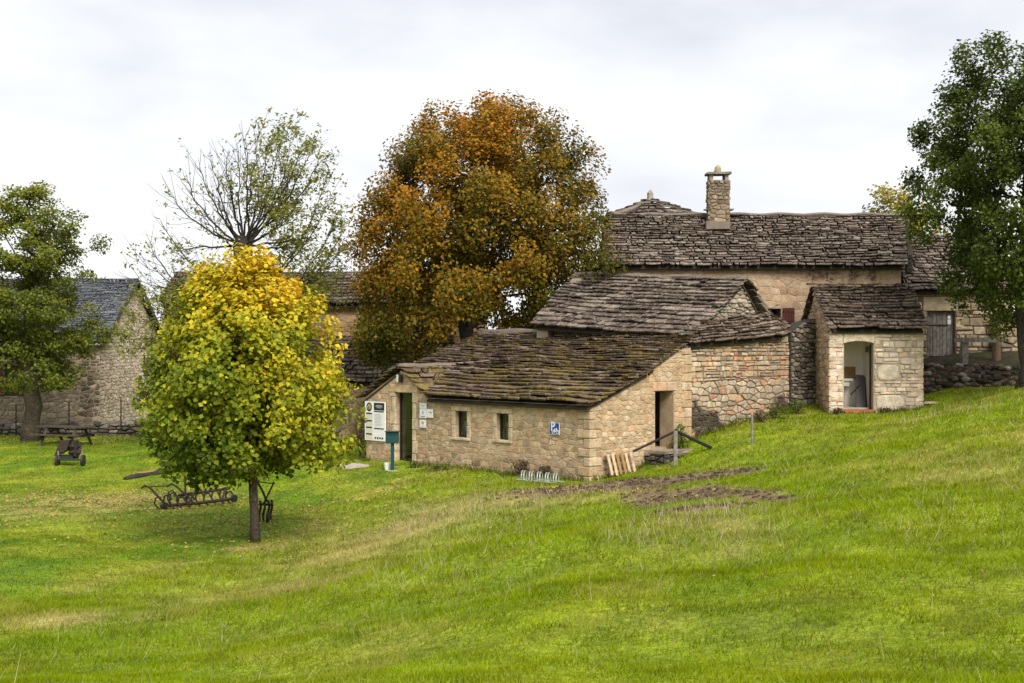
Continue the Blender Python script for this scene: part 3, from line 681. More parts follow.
def slabstone(Bd, wall, O, U, c, pol, h, colr):      # one big rounded boulder set in the wall
    O = np.array([*O, 0.0]); U3 = np.array([*U, 0.0]); N_ = np.array([U[1], -U[0], 0.0]); n = len(pol)
    W = lambda a, b, d: O + U3 * a + Z3 * b + N_ * d
    vv = [W(c[0] + a, c[1] + b, -.03) for a, b in pol] + [W(c[0] + a, c[1] + b, h * .5) for a, b in pol] + [W(c[0] + a * .85, c[1] + b * .82, h) for a, b in pol] + [W(*c, h * 1.1)]
    ff = []
    for i in range(n): j = (i + 1) % n; ff += [(i, j, j + n, i + n), (i + n, j + n, j + 2 * n, i + 2 * n), (i + 2 * n, j + 2 * n, 3 * n)]
    Bd.pieces['stone'].append((9, vv, ff, np.array(colr), wall))
for b in big:
    cx, cz = (b[0] + b[1]) / 2, (b[2] + b[3]) / 2; rx, rz_ = (b[1] - b[0]) / 2, (b[3] - b[2]) / 2
    slabstone(Cb, wc, (x0, Yc), (1, 0), (cx, cz), [(rx * math.copysign(abs(math.cos(t)) ** .6, math.cos(t)) * rnd.uniform(.92, 1), rz_ * math.copysign(abs(math.sin(t)) ** .6, math.sin(t)) * rnd.uniform(.92, 1)) for t in np.linspace(0, 2 * math.pi, 12, endpoint=False)], .05, (.60, .50, .39))
# arch stone: a pale lintel with a curved soffit
mb = MB(); arc = []
for k in range(9):
    f_ = k / 8; arc.append((hd[0] - .02 + (hd[1] - hd[0] + .04) * f_, hd[3] - .05 + .075 * math.sin(math.pi * f_)))
poly = [(hd[0] - .3, hd[3] - .03), (hd[0] - .02, hd[3] - .06)] + arc[1:-1] + [(hd[1] + .02, hd[3] - .06), (hd[1] + .2, hd[3] - .02), (hd[1] + .2, .30), (hd[0] - .28, .29)]
for i in range(1, len(arc)):
    a, b = arc[i - 1], arc[i]
    mb.prism([(x0 + a[0], Yc - .035, a[1]), (x0 + b[0], Yc - .035, b[1]), (x0 + b[0], Yc - .035, .27), (x0 + a[0], Yc - .035, .27)], (0, .38, 0))
mb.build('arch_lintel', M['stone_clean'], Cb.root, color=np.array((.62, .52, .39)))
dressed(Cb, (x0, Yc), (1, 0), hd[0] - .28, hd[0] - .03, hd[3] - .07, .25, 'arch_springer', (.64, .55, .42), depth=.3, proud=.03)
dressed(Cb, (x0, Yc), (1, 0), hd[1] + .03, hd[1] + .22, hd[3] - .09, .25, 'arch_springer', (.60, .49, .37), depth=.3, proud=.03)
regCl = [(0, -2.9), (3.86, -2.9), (3.86, .34), (1.9, 1.74), (0, .34)]
wl = Cb.core((x0, 48.9), (0, -1), [regCl], [], .4, M['mortar_cabin'])
Cb.stones(wl, (x0, 48.9), (0, -1), regCl, [], .3, .17, PAL_A, gap=.028, relief=.03, zmin=-2.6)
z = -2.5; k = 0
while z < .25:
    h = min(rnd.uniform(.15, .25), .28 - z); la, lb = (.42, .2) if k % 2 else (.22, .4)
    o = MB().box((x0 - .035 + la / 2, Yc - .035 + lb / 2, z + h / 2), (la, lb, h - .016), jit=.007).build('quoin', M['stone_clean'], Cb.root, color=np.array(rnd.choice(PAL_C)) * rnd.uniform(.92, 1.08)); bevel(o, .018)
    o = MB().box((x1 + .02 - lb / 2, Yc - .03 + la / 2, z + h / 2), (lb, la, h - .016), jit=.007).build('quoin', M['stone_clean'], Cb.root, color=np.array(rnd.choice(PAL_C)) * rnd.uniform(.92, 1.08)); bevel(o, .018); z += h; k += 1
plain(Cb, (x1, Yc + .02), (x1, 48.9), -2.9, .28, .3, M['mortar_cabin'], mid=(1.93, 1.66), th=.4)
plain(Cb, (x1 - .02, 48.9), (x0 + .02, 48.9), -2.9, .3, .3, M['mortar_cabin'], th=.4)
cq = [(9.98, 44.72, .33), (13.1, 44.72, .33), (13.2, 47.0, 1.76), (9.92, 47.0, 1.78)]
cq2 = [(13.15, 49.2, .3), (9.92, 49.2, .3), (9.92, 47.0, 1.78), (13.2, 47.0, 1.76)]
rc = Cb.deck(cq, more=(cq2,)); Cb.slabs(rc, cq, 14, .44, .045, SLAB, sag=.02); Cb.slabs(rc, cq2, 6, .5, .05, SLAB)
# a row of ridge slabs
for k in range(9):
    xk = 9.95 + k * .36; o = MB().box((xk, 47.0 + rnd.uniform(-.05, .05), 1.87 + rnd.uniform(-.02, .03)), (.37, .34, .05), rz=rnd.uniform(-.1, .1), jit=.015).build('ridge_slab', M['slab'], rc, color=np.array(rnd.choice(SLAB)) * 1.2)
# the room behind the doorway
mb = MB(); mb.box((10.95, 46.63, -1.0), (1.3, .05, 2.7)); mb.build('back_wall', M['plaster'], Cb.root)
MB().box((11.54, 45.99, -1.0), (.06, 1.22, 2.7)).build('side_wall', M['plaster'], Cb.root)
MB().box((10.36, 45.99, -1.0), (.06, 1.22, 2.7)).build('side_wall', M['plaster'], Cb.root)
MB().box((10.95, 45.99, .32), (1.25, 1.3, .05)).build('ceiling', M['plaster'], Cb.root)
for i in range(4):
    MB().box((hd[0] + x0 + .12 + i * .235, 45.12, hd[2] + .01), (.228, .46, .09)).build('floor_tile', M['red_tile'], Cb.root)
MB().box((10.95, 45.99, hd[2] + .03), (1.13, 1.2, .14)).build('floor', M['concrete'], Cb.root)
mb = MB(); mb.box((hd[1] + x0 - .03, Yc + .3, (hd[2] + hd[3]) / 2 - .05), (.05, .07, hd[3] - hd[2] - .1)); mb.build('door_frame', M['frame'], Cb.root)
Cb.finish({'stone': M['stone_cabin'], 'roof_slab': M['slab']}, stuff_names={'stone': 'wall_stones', 'roof_slab': 'roof_slabs'})

# ---- D: the long main house
D = Building('long_stone_house', (8, 52, -1.2), 'long stone farmhouse at the back with a wide slab roof and brick-red shutter')
xd0, xd1, Yd = 3.35, 13.68, 50.0
wd_ = ((764.5 - CU) * Yd / F - xd0, (781 - CU) * Yd / F - xd0, (CV - 318) * Yd / F, (CV - 308.5) * Yd / F)
regD = [(0, -3.5), (xd1 - xd0, -3.5), (xd1 - xd0, 2.58), (0, 2.58)]
wd = D.core((xd0, Yd), (1, 0), [regD], [wd_], .5, M['mortar_pale'])
def stainD(x, y):
    X = x + xd0; d = np.zeros_like(X); n = fbm(X * 3, y * 3, 17)
    for c, w in ((10.65, .2), (11.15, .2), (12.0, .14), (12.7, .17)): d = np.maximum(d, np.exp(-((X - c) / w) ** 2) * smooth(1.75, 2.3, y))
    return .85 * smooth(.2, .45, d * .8 + .5 * (n - .5)), (.08, .045, .033)
def tintD(cx, cy, cc): return np.array([.56, .37, .2]) if (cy > 1.9 and cx + xd0 > 12.7 and rnd.random() < .5) else cc
D.stones(wd, (xd0, Yd), (1, 0), regD, [wd_], .42, .25, PAL_D, gap=.028, relief=.012, zmin=-.2, tint=tintD, stain=stainD)
dq = [(3.25, 49.65, 2.60), (13.78, 49.65, 2.60), (14.30, 52.0, 4.56), (3.45, 52.0, 4.60)]
dq2 = [(13.9, 54.4, 2.6), (3.25, 54.4, 2.6), (3.45, 52.0, 4.60), (14.30, 52.0, 4.56)]
rdk = D.deck(dq, more=(dq2,)); D.slabs(rdk, dq, 21, .30, .036, SLAB2, sag=.03); D.slabs(rdk, dq2, 6, .6, .05, SLAB2)
# low pyramid of the roof behind, with its standing stone
ap = px(650, 201, 54.5); nb = 8; ring = []
for k in range(nb):
    t = 2 * math.pi * k / nb + .2; ring.append(np.array([ap[0] + .25 + 2.35 * math.cos(t), ap[1] + 2.2 * math.sin(t), 4.52]))
fac = []
for k in range(nb):
    a, b = ring[k], ring[(k + 1) % nb]; fac.append([a, b, ap + (b - a) * .02, ap - (b - a) * .02])
D.deck(fac[0], more=tuple(fac[1:]), name='hipped_roof'); hr = bpy.data.objects['hipped_roof']
for q in fac:
    if (q[0] + q[1])[1] / 2 < ap[1] + .6: D.slabs(hr, q, 6, .36, .045, SLAB2, sag=0, lift=.0)
plain(D, (ring[0][0] - .3, ring[0][1]), (ring[4][0] + .3, ring[4][1]), -2, 4.4, 4.4, M['mortar_grey'])
mb = MB(); c = ap; mb.tube([c + np.array([0, 0, -.1]), c + np.array([.01, 0, .12]), c + np.array([0, 0, .3]), c + np.array([.03, 0, .42])], [.15, .13, .12, .03], 7); mb.build('finial_stone', M['stone'], hr, color=np.array((.30, .27, .23)))
lt = [ring[5], np.array([2.4, 52.4, 4.2])]
mb = MB(); mb.tube([px(607, 214.5, 52.2), px(622, 212.5, 52.4), px(634, 208, 53), px(640, 204.5, 53.6)], [.10, .1, .1, .06], 6); mb.build('ridge_capping', M['mortar_ridge'], rdk)
mb = MB(); mb.tube([(x, 52.0, 4.64 + .025 * math.sin(x * 4)) for x in np.linspace(3.5, 14.25, 40)], .07, 6); mb.build('ridge_capping', M['mortar_ridge'], rdk)
# chimney
Yk = 51.75; kx0, kx1 = (707.8 - CU) * Yk / F, (728 - CU) * Yk / F; kc = (kx0 + kx1) / 2; kw = kx1 - kx0
zk = lambda v: (CV - v) * Yk / F
chb = MB().box((kc, Yk, (zk(181) + zk(228)) / 2), (kw - .03, .70, zk(181) - zk(228))).build('chimney', M['mortar_ridge'], D.root)
for face in range(3):
    O, U = [((kx0, Yk - .36), (1, 0)), ((kx0 - .0, Yk + .36), (0, -1)), ((kx1, Yk - .36), (0, 1))][face]
    W_ = kw if face == 0 else .72
    D.stones(chb, O, U, [(0, zk(226)), (W_, zk(226)), (W_, zk(181)), (0, zk(181))], [], .26, .15, [(.28, .21, .145), (.24, .18, .12), (.19, .145, .10), (.32, .25, .18)], gap=.025, relief=.03, coursed=0, key='chimney_stone')
for sx_ in (kx0 - .06, kx1 + .06):
    MB().box((sx_, Yk - .1, zk(210)), (.2, .4, .045), jit=.01).build('drip_slab', M['slab'], chb, color=np.array((.2, .17, .15)))
MB().box((kc - .06, Yk - .3, zk(226)), (kw + .12, .5, .28), jit=.03).build('chimney_base', M['mortar_ridge'], D.root)
for a in (-1, 1):
    for b in (-1, 1): MB().box((kc + a * (kw / 2 - .09), Yk + b * .25, (zk(181) + zk(175)) / 2), (.13, .13, zk(175) - zk(181)), jit=.015).build('cap_pillar', M['stone'], chb, color=np.array((.3, .25, .2)))
MB().box((kc, Yk, zk(174)), (kw + .12, .86, .07), jit=.012).build('cap_slab', M['slab'], chb, color=np.array((.2, .17, .15)))
mb = MB(); mb.tube([(kc, Yk, zk(173.4)), (kc - .02, Yk, zk(171)), (kc, Yk, zk(167.5)), (kc + .02, Yk, zk(165.2))], [.14, .13, .12, .05], 7); mb.build('finial_stone', M['stone'], chb, color=np.array((.36, .30, .18)))
# window and shutter
glazing(D, (xd0, Yd), (1, 0), wd_, .14, fr=.04)
sh = MB(); sa, sb, sz0, sz1 = px(782.5, 323, Yd)[0], px(794.3, 323, Yd)[0], px(0, 323, Yd)[2], px(0, 308, Yd)[2]
for k in range(4): sh.box((sa + (sb - sa) * (k + .5) / 4, Yd - .055, (sz0 + sz1) / 2), ((sb - sa) / 4 - .008, .035, sz1 - sz0))
so = sh.build('shutter', M['shutter'], D.root)
for zz in (.2, .8): MB().box(((sa + sb) / 2, Yd - .082, sz0 + (sz1 - sz0) * zz), (sb - sa - .02, .018, .06)).build('batten', M['shutter'], so)
plain(D, (xd1, Yd + .02), (xd1 + .1, 54.0), -3, 2.5, 2.5, M['mortar_pale'], mid=(2.0, 4.4)); plain(D, (xd1 + .1, 54.0), (xd0, 54.0), -3, 2.5, 2.5, M['mortar_pale']); plain(D, (xd0, 54.0), (xd0, Yd + .02), -3.5, 2.5, 2.5, M['mortar_pale'], mid=(2.0, 4.2))
# upstand of stones along the right verge
for k in range(13):
    f_ = k / 12; p = np.array(dq[1]) * (1 - f_) + np.array(dq[2]) * f_ + np.array([.06 + .05 * rnd.random(), -.02, -.12])
    MB().box(p, (.2, .3, .12 + .05 * rnd.random()), rz=rnd.uniform(-.2, .2), jit=.03).build('verge_stone', M['stone'], rdk, color=np.array(rnd.choice(PAL_G)) * .2)
D.finish({'stone': M['stone_clean'], 'roof_slab': M['slab'], 'chimney_stone': M['stone']}, stuff_names={'stone': 'wall_stones', 'roof_slab': 'roof_slabs'})

# ---- E: the annexe with the plank door
E = Building('stone_annexe', (15, 51, -.8), 'stone annexe with a grey weathered plank door, partly behind the right-hand tree')
xe0, xe1 = 13.72, 17.6
he = ((927 - CU) * Yd / F - xe0, (954.5 - CU) * Yd / F - xe0, (CV - 366.5) * Yd / F, (CV - 311) * Yd / F)
regE = [(0, -2), (xe1 - xe0, -2), (xe1 - xe0, 1.72), (0, 1.72)]
we = E.core((xe0, Yd - .06), (1, 0), [regE], [he], .5, M['mortar_dark'])
HE = [(he[0] - .18, he[1] + .12, he[3], he[3] + .52), (he[0] - .02, he[1] + .02, -2, he[3])]
E.stones(we, (xe0, Yd - .06), (1, 0), regE, HE, .36, .2, [(.44, .34, .23), (.38, .29, .19), (.48, .38, .26), (.32, .245, .165)], gap=.035, relief=.045, coursed=1, zmin=-1.2)
dressed(E, (xe0, Yd - .06), (1, 0), he[0] - .16, he[1] + .1, he[3], he[3] + .5, 'lintel', (.52, .41, .28), depth=.45)
dressed(E, (xe0, Yd - .06), (1, 0), he[1] + .02, he[1] + .3, he[3] - .68, he[3] - .22, 'jamb_stone', (.60, .48, .33), depth=.45)
X0, X1 = xe0 + he[0], xe0 + he[1]; x = X0 + .01; k = 0
pd = MB().box(((X0 + X1) / 2, Yd + .12, (he[2] + he[3]) / 2), (X1 - X0 - .02, .03, he[3] - he[2] - .02)).build('plank_door', M['wood_brown'], E.root)
while x < X1 - .03:
    w = min(rnd.uniform(.09, .15), X1 - .01 - x); zl = he[2] + rnd.choice((0.02, .03, .06, .16)); 
    MB().box((x + w / 2, Yd + .085 + rnd.uniform(-.008, .008), (zl + he[3] - .02) / 2), (w - .014, .03, he[3] - .02 - zl), jit=.004).build('plank', M['wood_grey'], pd); x += w
for zz in (.35, 1.45): MB().box(((X0 + X1) / 2 - .06, Yd + .06, he[2] + zz), (.7, .012, .05)).build('strap_hinge', M['iron'], pd)
MB().box((X1 - .17, Yd + .058, he[3] - .38), (.12, .006, .17)).build('notice', M['white'], pd); MB().tube([(X1 - .17, Yd + .061, he[3] - .22), (X1 - .17, Yd + .055, he[3] - .22)], .06, 12).build('notice', M['white'], pd)
eq = [(13.75, 49.6, 1.72), (17.8, 49.6, 1.72), (17.8, 52.6, 3.9), (14.1, 52.6, 3.9)]; eq2 = [(17.8, 55.4, 1.7), (13.9, 55.4, 1.7), (14.1, 52.6, 3.9), (17.8, 52.6, 3.9)]
re = E.deck(eq, more=(eq2,)); E.slabs(re, eq, 20, .30, .036, SLAB2, sag=.03)
plain(E, (xe1, Yd), (xe1, 55), -2, 1.7, 1.7, M['mortar_pale'], mid=(2.5, 3.7)); plain(E, (xe1, 55), (xe0, 55), -2, 1.7, 1.7, M['mortar_pale'])
E.finish({'stone': M['stone'], 'roof_slab': M['slab']}, stuff_names={'stone': 'wall_stones', 'roof_slab': 'roof_slabs'})

# ---- H: dry stone field wall to its right
H = Building('field_wall', (19, 49, -.5), 'dry stone field wall behind the right-hand tree trunk', 'wall')
regH = [(0, -1.4), (5, -1.2), (5, .85), (0, 1.05)]
wh = H.core((16.9, 49.3), (1, 0), [regH], [], .5, M['mortar_dark']); H.stones(wh, (16.9, 49.3), (1, 0), regH, [], .4, .22, [(.40, .31, .21), (.33, .26, .18), (.28, .23, .17), (.45, .35, .24)], gap=.045, relief=.07, zmin=-1.0)
H.finish({'stone': M['stone']})

# ---- F: slate-roofed barn on the left
Fb = Building('slate_roofed_barn', (-24, 71, -4.2), 'large stone barn with a grey slate roof and dark red shutters at left')
xf0, xf1, Yf = -30.0, -19.4, 67.0
regF = [(0, -5.2), (xf1 - xf0, -5.2), (xf1 - xf0, .08), (0, .08)]
shl = px(20, 380, Yf)[0]; hF = (shl - xf0 - .75, shl - xf0 - .1, px(0, 396, Yf)[2], px(0, 364, Yf)[2])
wF = Fb.core((xf0, Yf), (1, 0), [regF], [hF], .5, M['mortar_grey'])
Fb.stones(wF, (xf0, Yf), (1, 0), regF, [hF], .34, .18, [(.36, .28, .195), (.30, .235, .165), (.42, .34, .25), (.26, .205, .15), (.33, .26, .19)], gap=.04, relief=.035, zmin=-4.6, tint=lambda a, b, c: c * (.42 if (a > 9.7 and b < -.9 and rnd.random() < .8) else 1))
regFg = [(0.02, -5.2), (11.6, -5.2), (11.6, .1), (5.8, 3.02), (.02, .08)]
ug = online(143, (xf1, Yf), (0, 1)); uh = online(147, (xf1, Yf), (0, 1)); hG = (ug, uh + .1, px(0, 376, Yf + ug)[2], px(0, 361, Yf + ug)[2])
wFg = Fb.core((xf1, Yf), (0, 1), [regFg], [hG], .5, M['mortar_pale'])
Fb.stones(wFg, (xf1, Yf), (0, 1), regFg, [hG], .32, .16, [(.54, .45, .35), (.60, .52, .41), (.48, .39, .30), (.52, .42, .31)], gap=.03, relief=.03, zmin=-4.6)
fq = [(xf0, 66.65, -.02), (xf1 + .25, 66.65, -.02), (xf1 + .25, 72.8, 3.2), (xf0, 72.8, 3.2)]; fq2 = [(xf1 + .25, 78.95, -.02), (xf0, 78.95, -.02), (xf0, 72.8, 3.2), (xf1 + .25, 72.8, 3.2)]
rf = Fb.deck(fq, th=.14, more=(fq2,)); SLATE = [(.085, .09, .105), (.10, .105, .12), (.075, .08, .09), (.12, .125, .14)]
Fb.slabs(rf, fq, 38, .27, .010, SLATE, sag=0, key='slate', rag=.01, ovl=1.3); Fb.slabs(rf, fq2, 12, .6, .012, SLATE, sag=0, key='slate', rag=.01, ovl=1.3)
mb = MB(); mb.beam((xf0, 66.6, -.12), (xf1 + .3, 66.6, -.12), .1, .1); mb.build('gutter', M['zinc'], Fb.root)
for q in ((fq[1], fq[2]), (fq2[0], fq2[3])):
    mb = MB(); mb.beam(np.array(q[0]) + np.array([.03, 0, -.12]), np.array(q[1]) + np.array([.03, 0, -.12]), .04, .22); mb.build('bargeboard', M['iron'], Fb.root)
MB().box((-23.4, 71.0, 2.62), (.35, .5, .4)).build('roof_vent', M['iron'], rf)
def shut(B, c, w, h, ax, name='shutter'):
    o = MB(); n = 4
    for k in range(n): o.box(np.array(c) + ax[0] * (w * ((k + .5) / n - .5)), (w / n - .01, .04, h), ax=ax)
    o = o.build(name, M['shutter'], B.root); MB().box(np.array(c) - ax[1] * .03, (w - .04, .02, .08), ax=ax).build('batten', M['shutter'], o); return o
axF = (np.array([1.0, 0, 0]), np.array([0, 1.0, 0]), Z3); axG = (np.array([0, 1.0, 0]), np.array([-1.0, 0, 0]), Z3)
shut(Fb, (shl + .1, Yf - .06, (hF[2] + hF[3]) / 2), .36, hF[3] - hF[2], axF); shut(Fb, (shl - .95, Yf - .06, (hF[2] + hF[3]) / 2), .36, hF[3] - hF[2], axF)
glazing(Fb, (xf0, Yf), (1, 0), hF, .2, fr=.06)
shut(Fb, (xf1 + .05, Yf + (hG[0] + hG[1]) / 2, (hG[2] + hG[3]) / 2), hG[1] - hG[0], hG[3] - hG[2], axG)
plain(Fb, (xf1, 78.58), (xf0, 78.58), -5, .1, .1, M['mortar_grey']); plain(Fb, (xf0, 78.58), (xf0, 67), -5, .1, .1, M['mortar_grey'], mid=(5.8, 3))
Fb.finish({'stone': M['stone'], 'slate': M['slate']}, limit=0, stuff_names={'stone': 'wall_stones', 'slate': 'slates'})

# ---- G: ochre house and its lower outbuilding behind the orange tree
Gb = Building('ochre_stone_house', (-8, 65, -3.9), 'ochre stone house with slab roof half hidden behind the two autumn trees')
xg0, xg1, Yg = -15.4, -1.2, 63.0
regO = [(0, -4.8), (xg1 - xg0, -4.8), (xg1 - xg0, 1.62), (0, 1.62)]
wg_ = Gb.core((xg0, Yg), (1, 0), [regO], [], .5, M['mortar_pale'])
Gb.stones(wg_, (xg0, Yg), (1, 0), regO, [], .5, .24, PAL_O, gap=.04, relief=.03, zmin=-.8)
gq = [(xg0 - .2, 62.6, 1.62), (xg1 + .2, 62.6, 1.62), (xg1 + .2, 66.2, 3.2), (xg0 - .2, 66.2, 3.2)]; gq2 = [(xg1 + .2, 69.8, 1.6), (xg0 - .2, 69.8, 1.6), (xg0 - .2, 66.2, 3.2), (xg1 + .2, 66.2, 3.2)]
rg = Gb.deck(gq, more=(gq2,)); Gb.slabs(rg, gq, 11, .42, .05, SLAB2)
plain(Gb, (xg1, Yg), (xg1, 69.4), -4.8, 1.6, 1.6, M['mortar_grey'], mid=(3.2, 3.05)); plain(Gb, (xg1, 69.4), (xg0, 69.4), -4.8, 1.6, 1.6, M['mortar_grey']); plain(Gb, (xg0, 69.4), (xg0, Yg), -4.8, 1.6, 1.6, M['mortar_grey'], mid=(3.2, 3.05))
Gb.finish({'stone': M['stone'], 'roof_slab': M['slab']}, limit=120, stuff_names={'stone': 'wall_stones', 'roof_slab': 'roof_slabs'})
G2 = Building('outbuilding', (-5.6, 60, -4.0), 'low outbuilding with a greyish slab roof between yellow tree and glass-door gable', 'building')
xh0, xh1 = -9.5, -2.6
q = [(xh0, 58.3, -1.72), (xh1, 58.3, -1.72), (xh1, 62.9, .2), (xh0, 62.9, .2)]
r2 = G2.deck(q); G2.slabs(r2, q, 13, .38, .05, SLAB2)
regP = [(0, -4.8), (xh1 - xh0 - .4, -4.8), (xh1 - xh0 - .4, -1.75), (0, -1.75)]
w2_ = G2.core((xh0 + .2, 58.6), (1, 0), [regP], [], .45, M['mortar_pale']); G2.stones(w2_, (xh0 + .2, 58.6), (1, 0), regP, [], .4, .22, PAL_A, gap=.03, relief=.03, zmin=-4.3)
plain(G2, (xh1 - .2, 58.62), (xh1 - .2, 62.9), -4.8, -1.75, .1, M['mortar_pale']); plain(G2, (xh0 + .2, 62.9), (xh0 + .2, 58.62), -4.8, .1, -1.75, M['mortar_pale'])
G2.finish({'stone': M['stone'], 'roof_slab': M['slab']}, limit=150, stuff_names={'stone': 'wall_stones', 'roof_slab': 'roof_slabs'})

# ---- low garden walls
W1 = Building('garden_wall', (-18.5, 64.4, -4.2), 'low dark dry stone garden wall behind the picnic table', 'wall')
regW = [(0, -4.9), (12.6, -4.9), (12.6, -3.72), (9.6, -3.62), (5, -3.95), (0, -4.0)]
pw = np.array([-29.4, 64.6]); ww = W1.core(pw, (1, 0), [[(0, -4.9), (12.6, -4.9), (12.6, -3.75), (0, -4.0)]], [], .5, M['mortar_black'])
W1.stones(ww, pw, (1, 0), [(0, -4.7), (12.6, -4.7), (12.6, -3.7), (0, -3.98)], [], .4, .2, [(.17, .14, .11), (.24, .2, .16), (.11, .09, .075), (.3, .26, .21)], gap=.05, relief=.09)
for k in range(34):
    xk = -29.2 + k * .37; MB().box((xk, 64.85, -3.97 + .25 * k / 33 + rnd.uniform(0, .05)), (.36, .5, .13), rz=rnd.uniform(-.25, .25), jit=.04).build('coping_stone', M['stone'], ww, color=np.array(rnd.choice(PAL_K)) * 1.5)
W1.finish({'stone': M['stone']}, limit=200)
# ------------------------------------------------------------------ trees
def tubes_np(P0, P1, R0, R1, n):
    """open tapered tubes for many branch pieces at once"""
    d = P1 - P0; l = np.linalg.norm(d, axis=1, keepdims=True) + 1e-9; d = d / l
    ref = np.where(np.abs(d[:, 2:3]) < .9, np.array([[0, 0, 1.0]]), np.array([[1.0, 0, 0]])); a = np.cross(d, ref); a /= np.linalg.norm(a, axis=1, keepdims=True); b = np.cross(d, a)
    t = np.arange(n) * 2 * np.pi / n; ring = a[:, None] * np.cos(t)[None, :, None] + b[:, None] * np.sin(t)[None, :, None]
    V0 = P0[:, None] + ring * R0[:, None, None]; V1 = P1[:, None] + ring * R1[:, None, None]
    V = np.concatenate([V0, V1], 1).reshape(-1, 3); m = len(P0); k = np.arange(n); k2 = (k + 1) % n
    f = np.stack([k, k2, k2 + n, k + n], 1); Fc = (f[None] + (np.arange(m) * 2 * n)[:, None, None]).reshape(-1, 4)
    return V, Fc
def leaves_np(P, Nrm, size, rng, aspect=.75, fold=.25):
    n = len(P); t = rng.normal(size=(n, 3)); t[:, 2] -= .35
    t -= Nrm * (t * Nrm).sum(1, keepdims=True); t /= np.linalg.norm(t, axis=1, keepdims=True) + 1e-9; b = np.cross(Nrm, t)
    s = (size * rng.uniform(.65, 1.3, n))[:, None]; w = s * aspect * .5
    v0 = P - t * s * .5; v2 = P + t * s * .5; mid = P - t * s * .08 
    v1 = mid + b * w + Nrm * fold * w; v3 = mid - b * w + Nrm * fold * w
    V = np.stack([v0, v1, v2, v3], 1).reshape(-1, 3); Fc = (np.array([[0, 1, 2], [0, 2, 3]])[None] + (np.arange(n) * 4)[:, None, None]).reshape(-1, 3)
    return V, Fc
def skeleton(trunk, targets, rng, step=.45, wig=.12, up_pen=1.4, base_pen=.12, start=0):
    nodes = [np.array(p, float) for p in trunk]; par = [-1] + list(range(len(trunk) - 1)); lev = [0.0] * len(trunk)
    arr = np.zeros((len(trunk) + len(targets) * 24, 3)); arr[:len(nodes)] = nodes; pl = np.zeros(len(arr)); n = len(nodes); ok = np.zeros(len(arr), bool); ok[start:] = True
    ends = []
    for tg in targets:
        d = np.linalg.norm(arr[:n] - tg, axis=1) + up_pen * np.maximum(0, arr[:n, 2] - tg[2] + .15) + base_pen * pl[:n]; d[~ok[:n]] = 1e9
        i = int(np.argmin(d)); p = arr[i].copy(); L_ = np.linalg.norm(tg - p); k = max(1, min(20, int(L_ / step))); last = i
        bow = np.array([0, 0, .10 * L_]) * rng.uniform(-.2, 1.0)
        for q in range(1, k + 1):
            f = q / k; c = p + (tg - p) * f - bow * 4 * f * (1 - f) * .5 + (rng.normal(size=3) * wig * step if q < k else 0)
            arr[n] = c; par.append(last); pl[n] = pl[last] + L_ / k; last = n; n += 1
        ends.append(last)
    return arr[:n], np.array(par), ends
def radii(par, n, ends, r_tip, r_base, p=.5):
    cnt = np.zeros(n); 
    for e_ in ends: cnt[e_] += 1
    for i in range(n - 1, 0, -1):
        if par[i] >= 0: cnt[par[i]] += cnt[i]
    cnt = np.maximum(cnt, .6); r = cnt ** p; r = r_tip + (r_base - r_tip) * (r - r.min()) / (r.max() - r.min()); return r
def crown_targets(prof, Y, n, rng, depth=1.0, shell=.55, lob=.14, cy=None, hole=None, shr=0.0, gap=0.0):
    z = np.array([(CV - q[0]) * Y / F for q in prof])[::-1]; cx = np.array([((q[1] + q[2]) / 2 - CU) * Y / F for q in prof])[::-1]; r = np.maximum(.1, np.array([(q[2] - q[1]) / 2 * Y / F for q in prof])[::-1] - shr)
    out = []; o = np.argsort(z); z, cx, r = z[o], cx[o], r[o]; ph0 = rng.uniform(0, 6.28, 8)
    while len(out) < n:
        zz = rng.uniform(z[0], z[-1]); rr = np.interp(zz, z, r)
        if rng.uniform() > (rr / r.max()) ** 1.2: continue
        ph = rng.uniform(0, 2 * np.pi); k = (shell + (1 - shell) * rng.uniform()) if rng.uniform() < .74 else rng.uniform(.12, shell)
        lb = 1 + lob * (math.sin(3 * ph + ph0[0] + zz * 1.3) * .5 + math.sin(5 * ph + ph0[1] - zz * 2.1) * .3 + math.sin(zz * 2.6 + ph0[2] + 2 * ph) * .4)
        q = np.array([np.interp(zz, z, cx) + math.cos(ph) * rr * k * min(lb, 1.06), Y + math.sin(ph) * rr * k * lb * depth, zz])
        if hole is not None and hole(q): continue
        if gap > 0 and fbm(np.array([q[0] * 1.15 + 31]), np.array([q[2] * 1.25 + q[1] * .8 + 17]), 5, 3)[0] < gap: continue
        out.append(q)
    return np.array(out), np.array([cx.mean(), Y, (z[0] + z[-1]) / 2]), r.max()
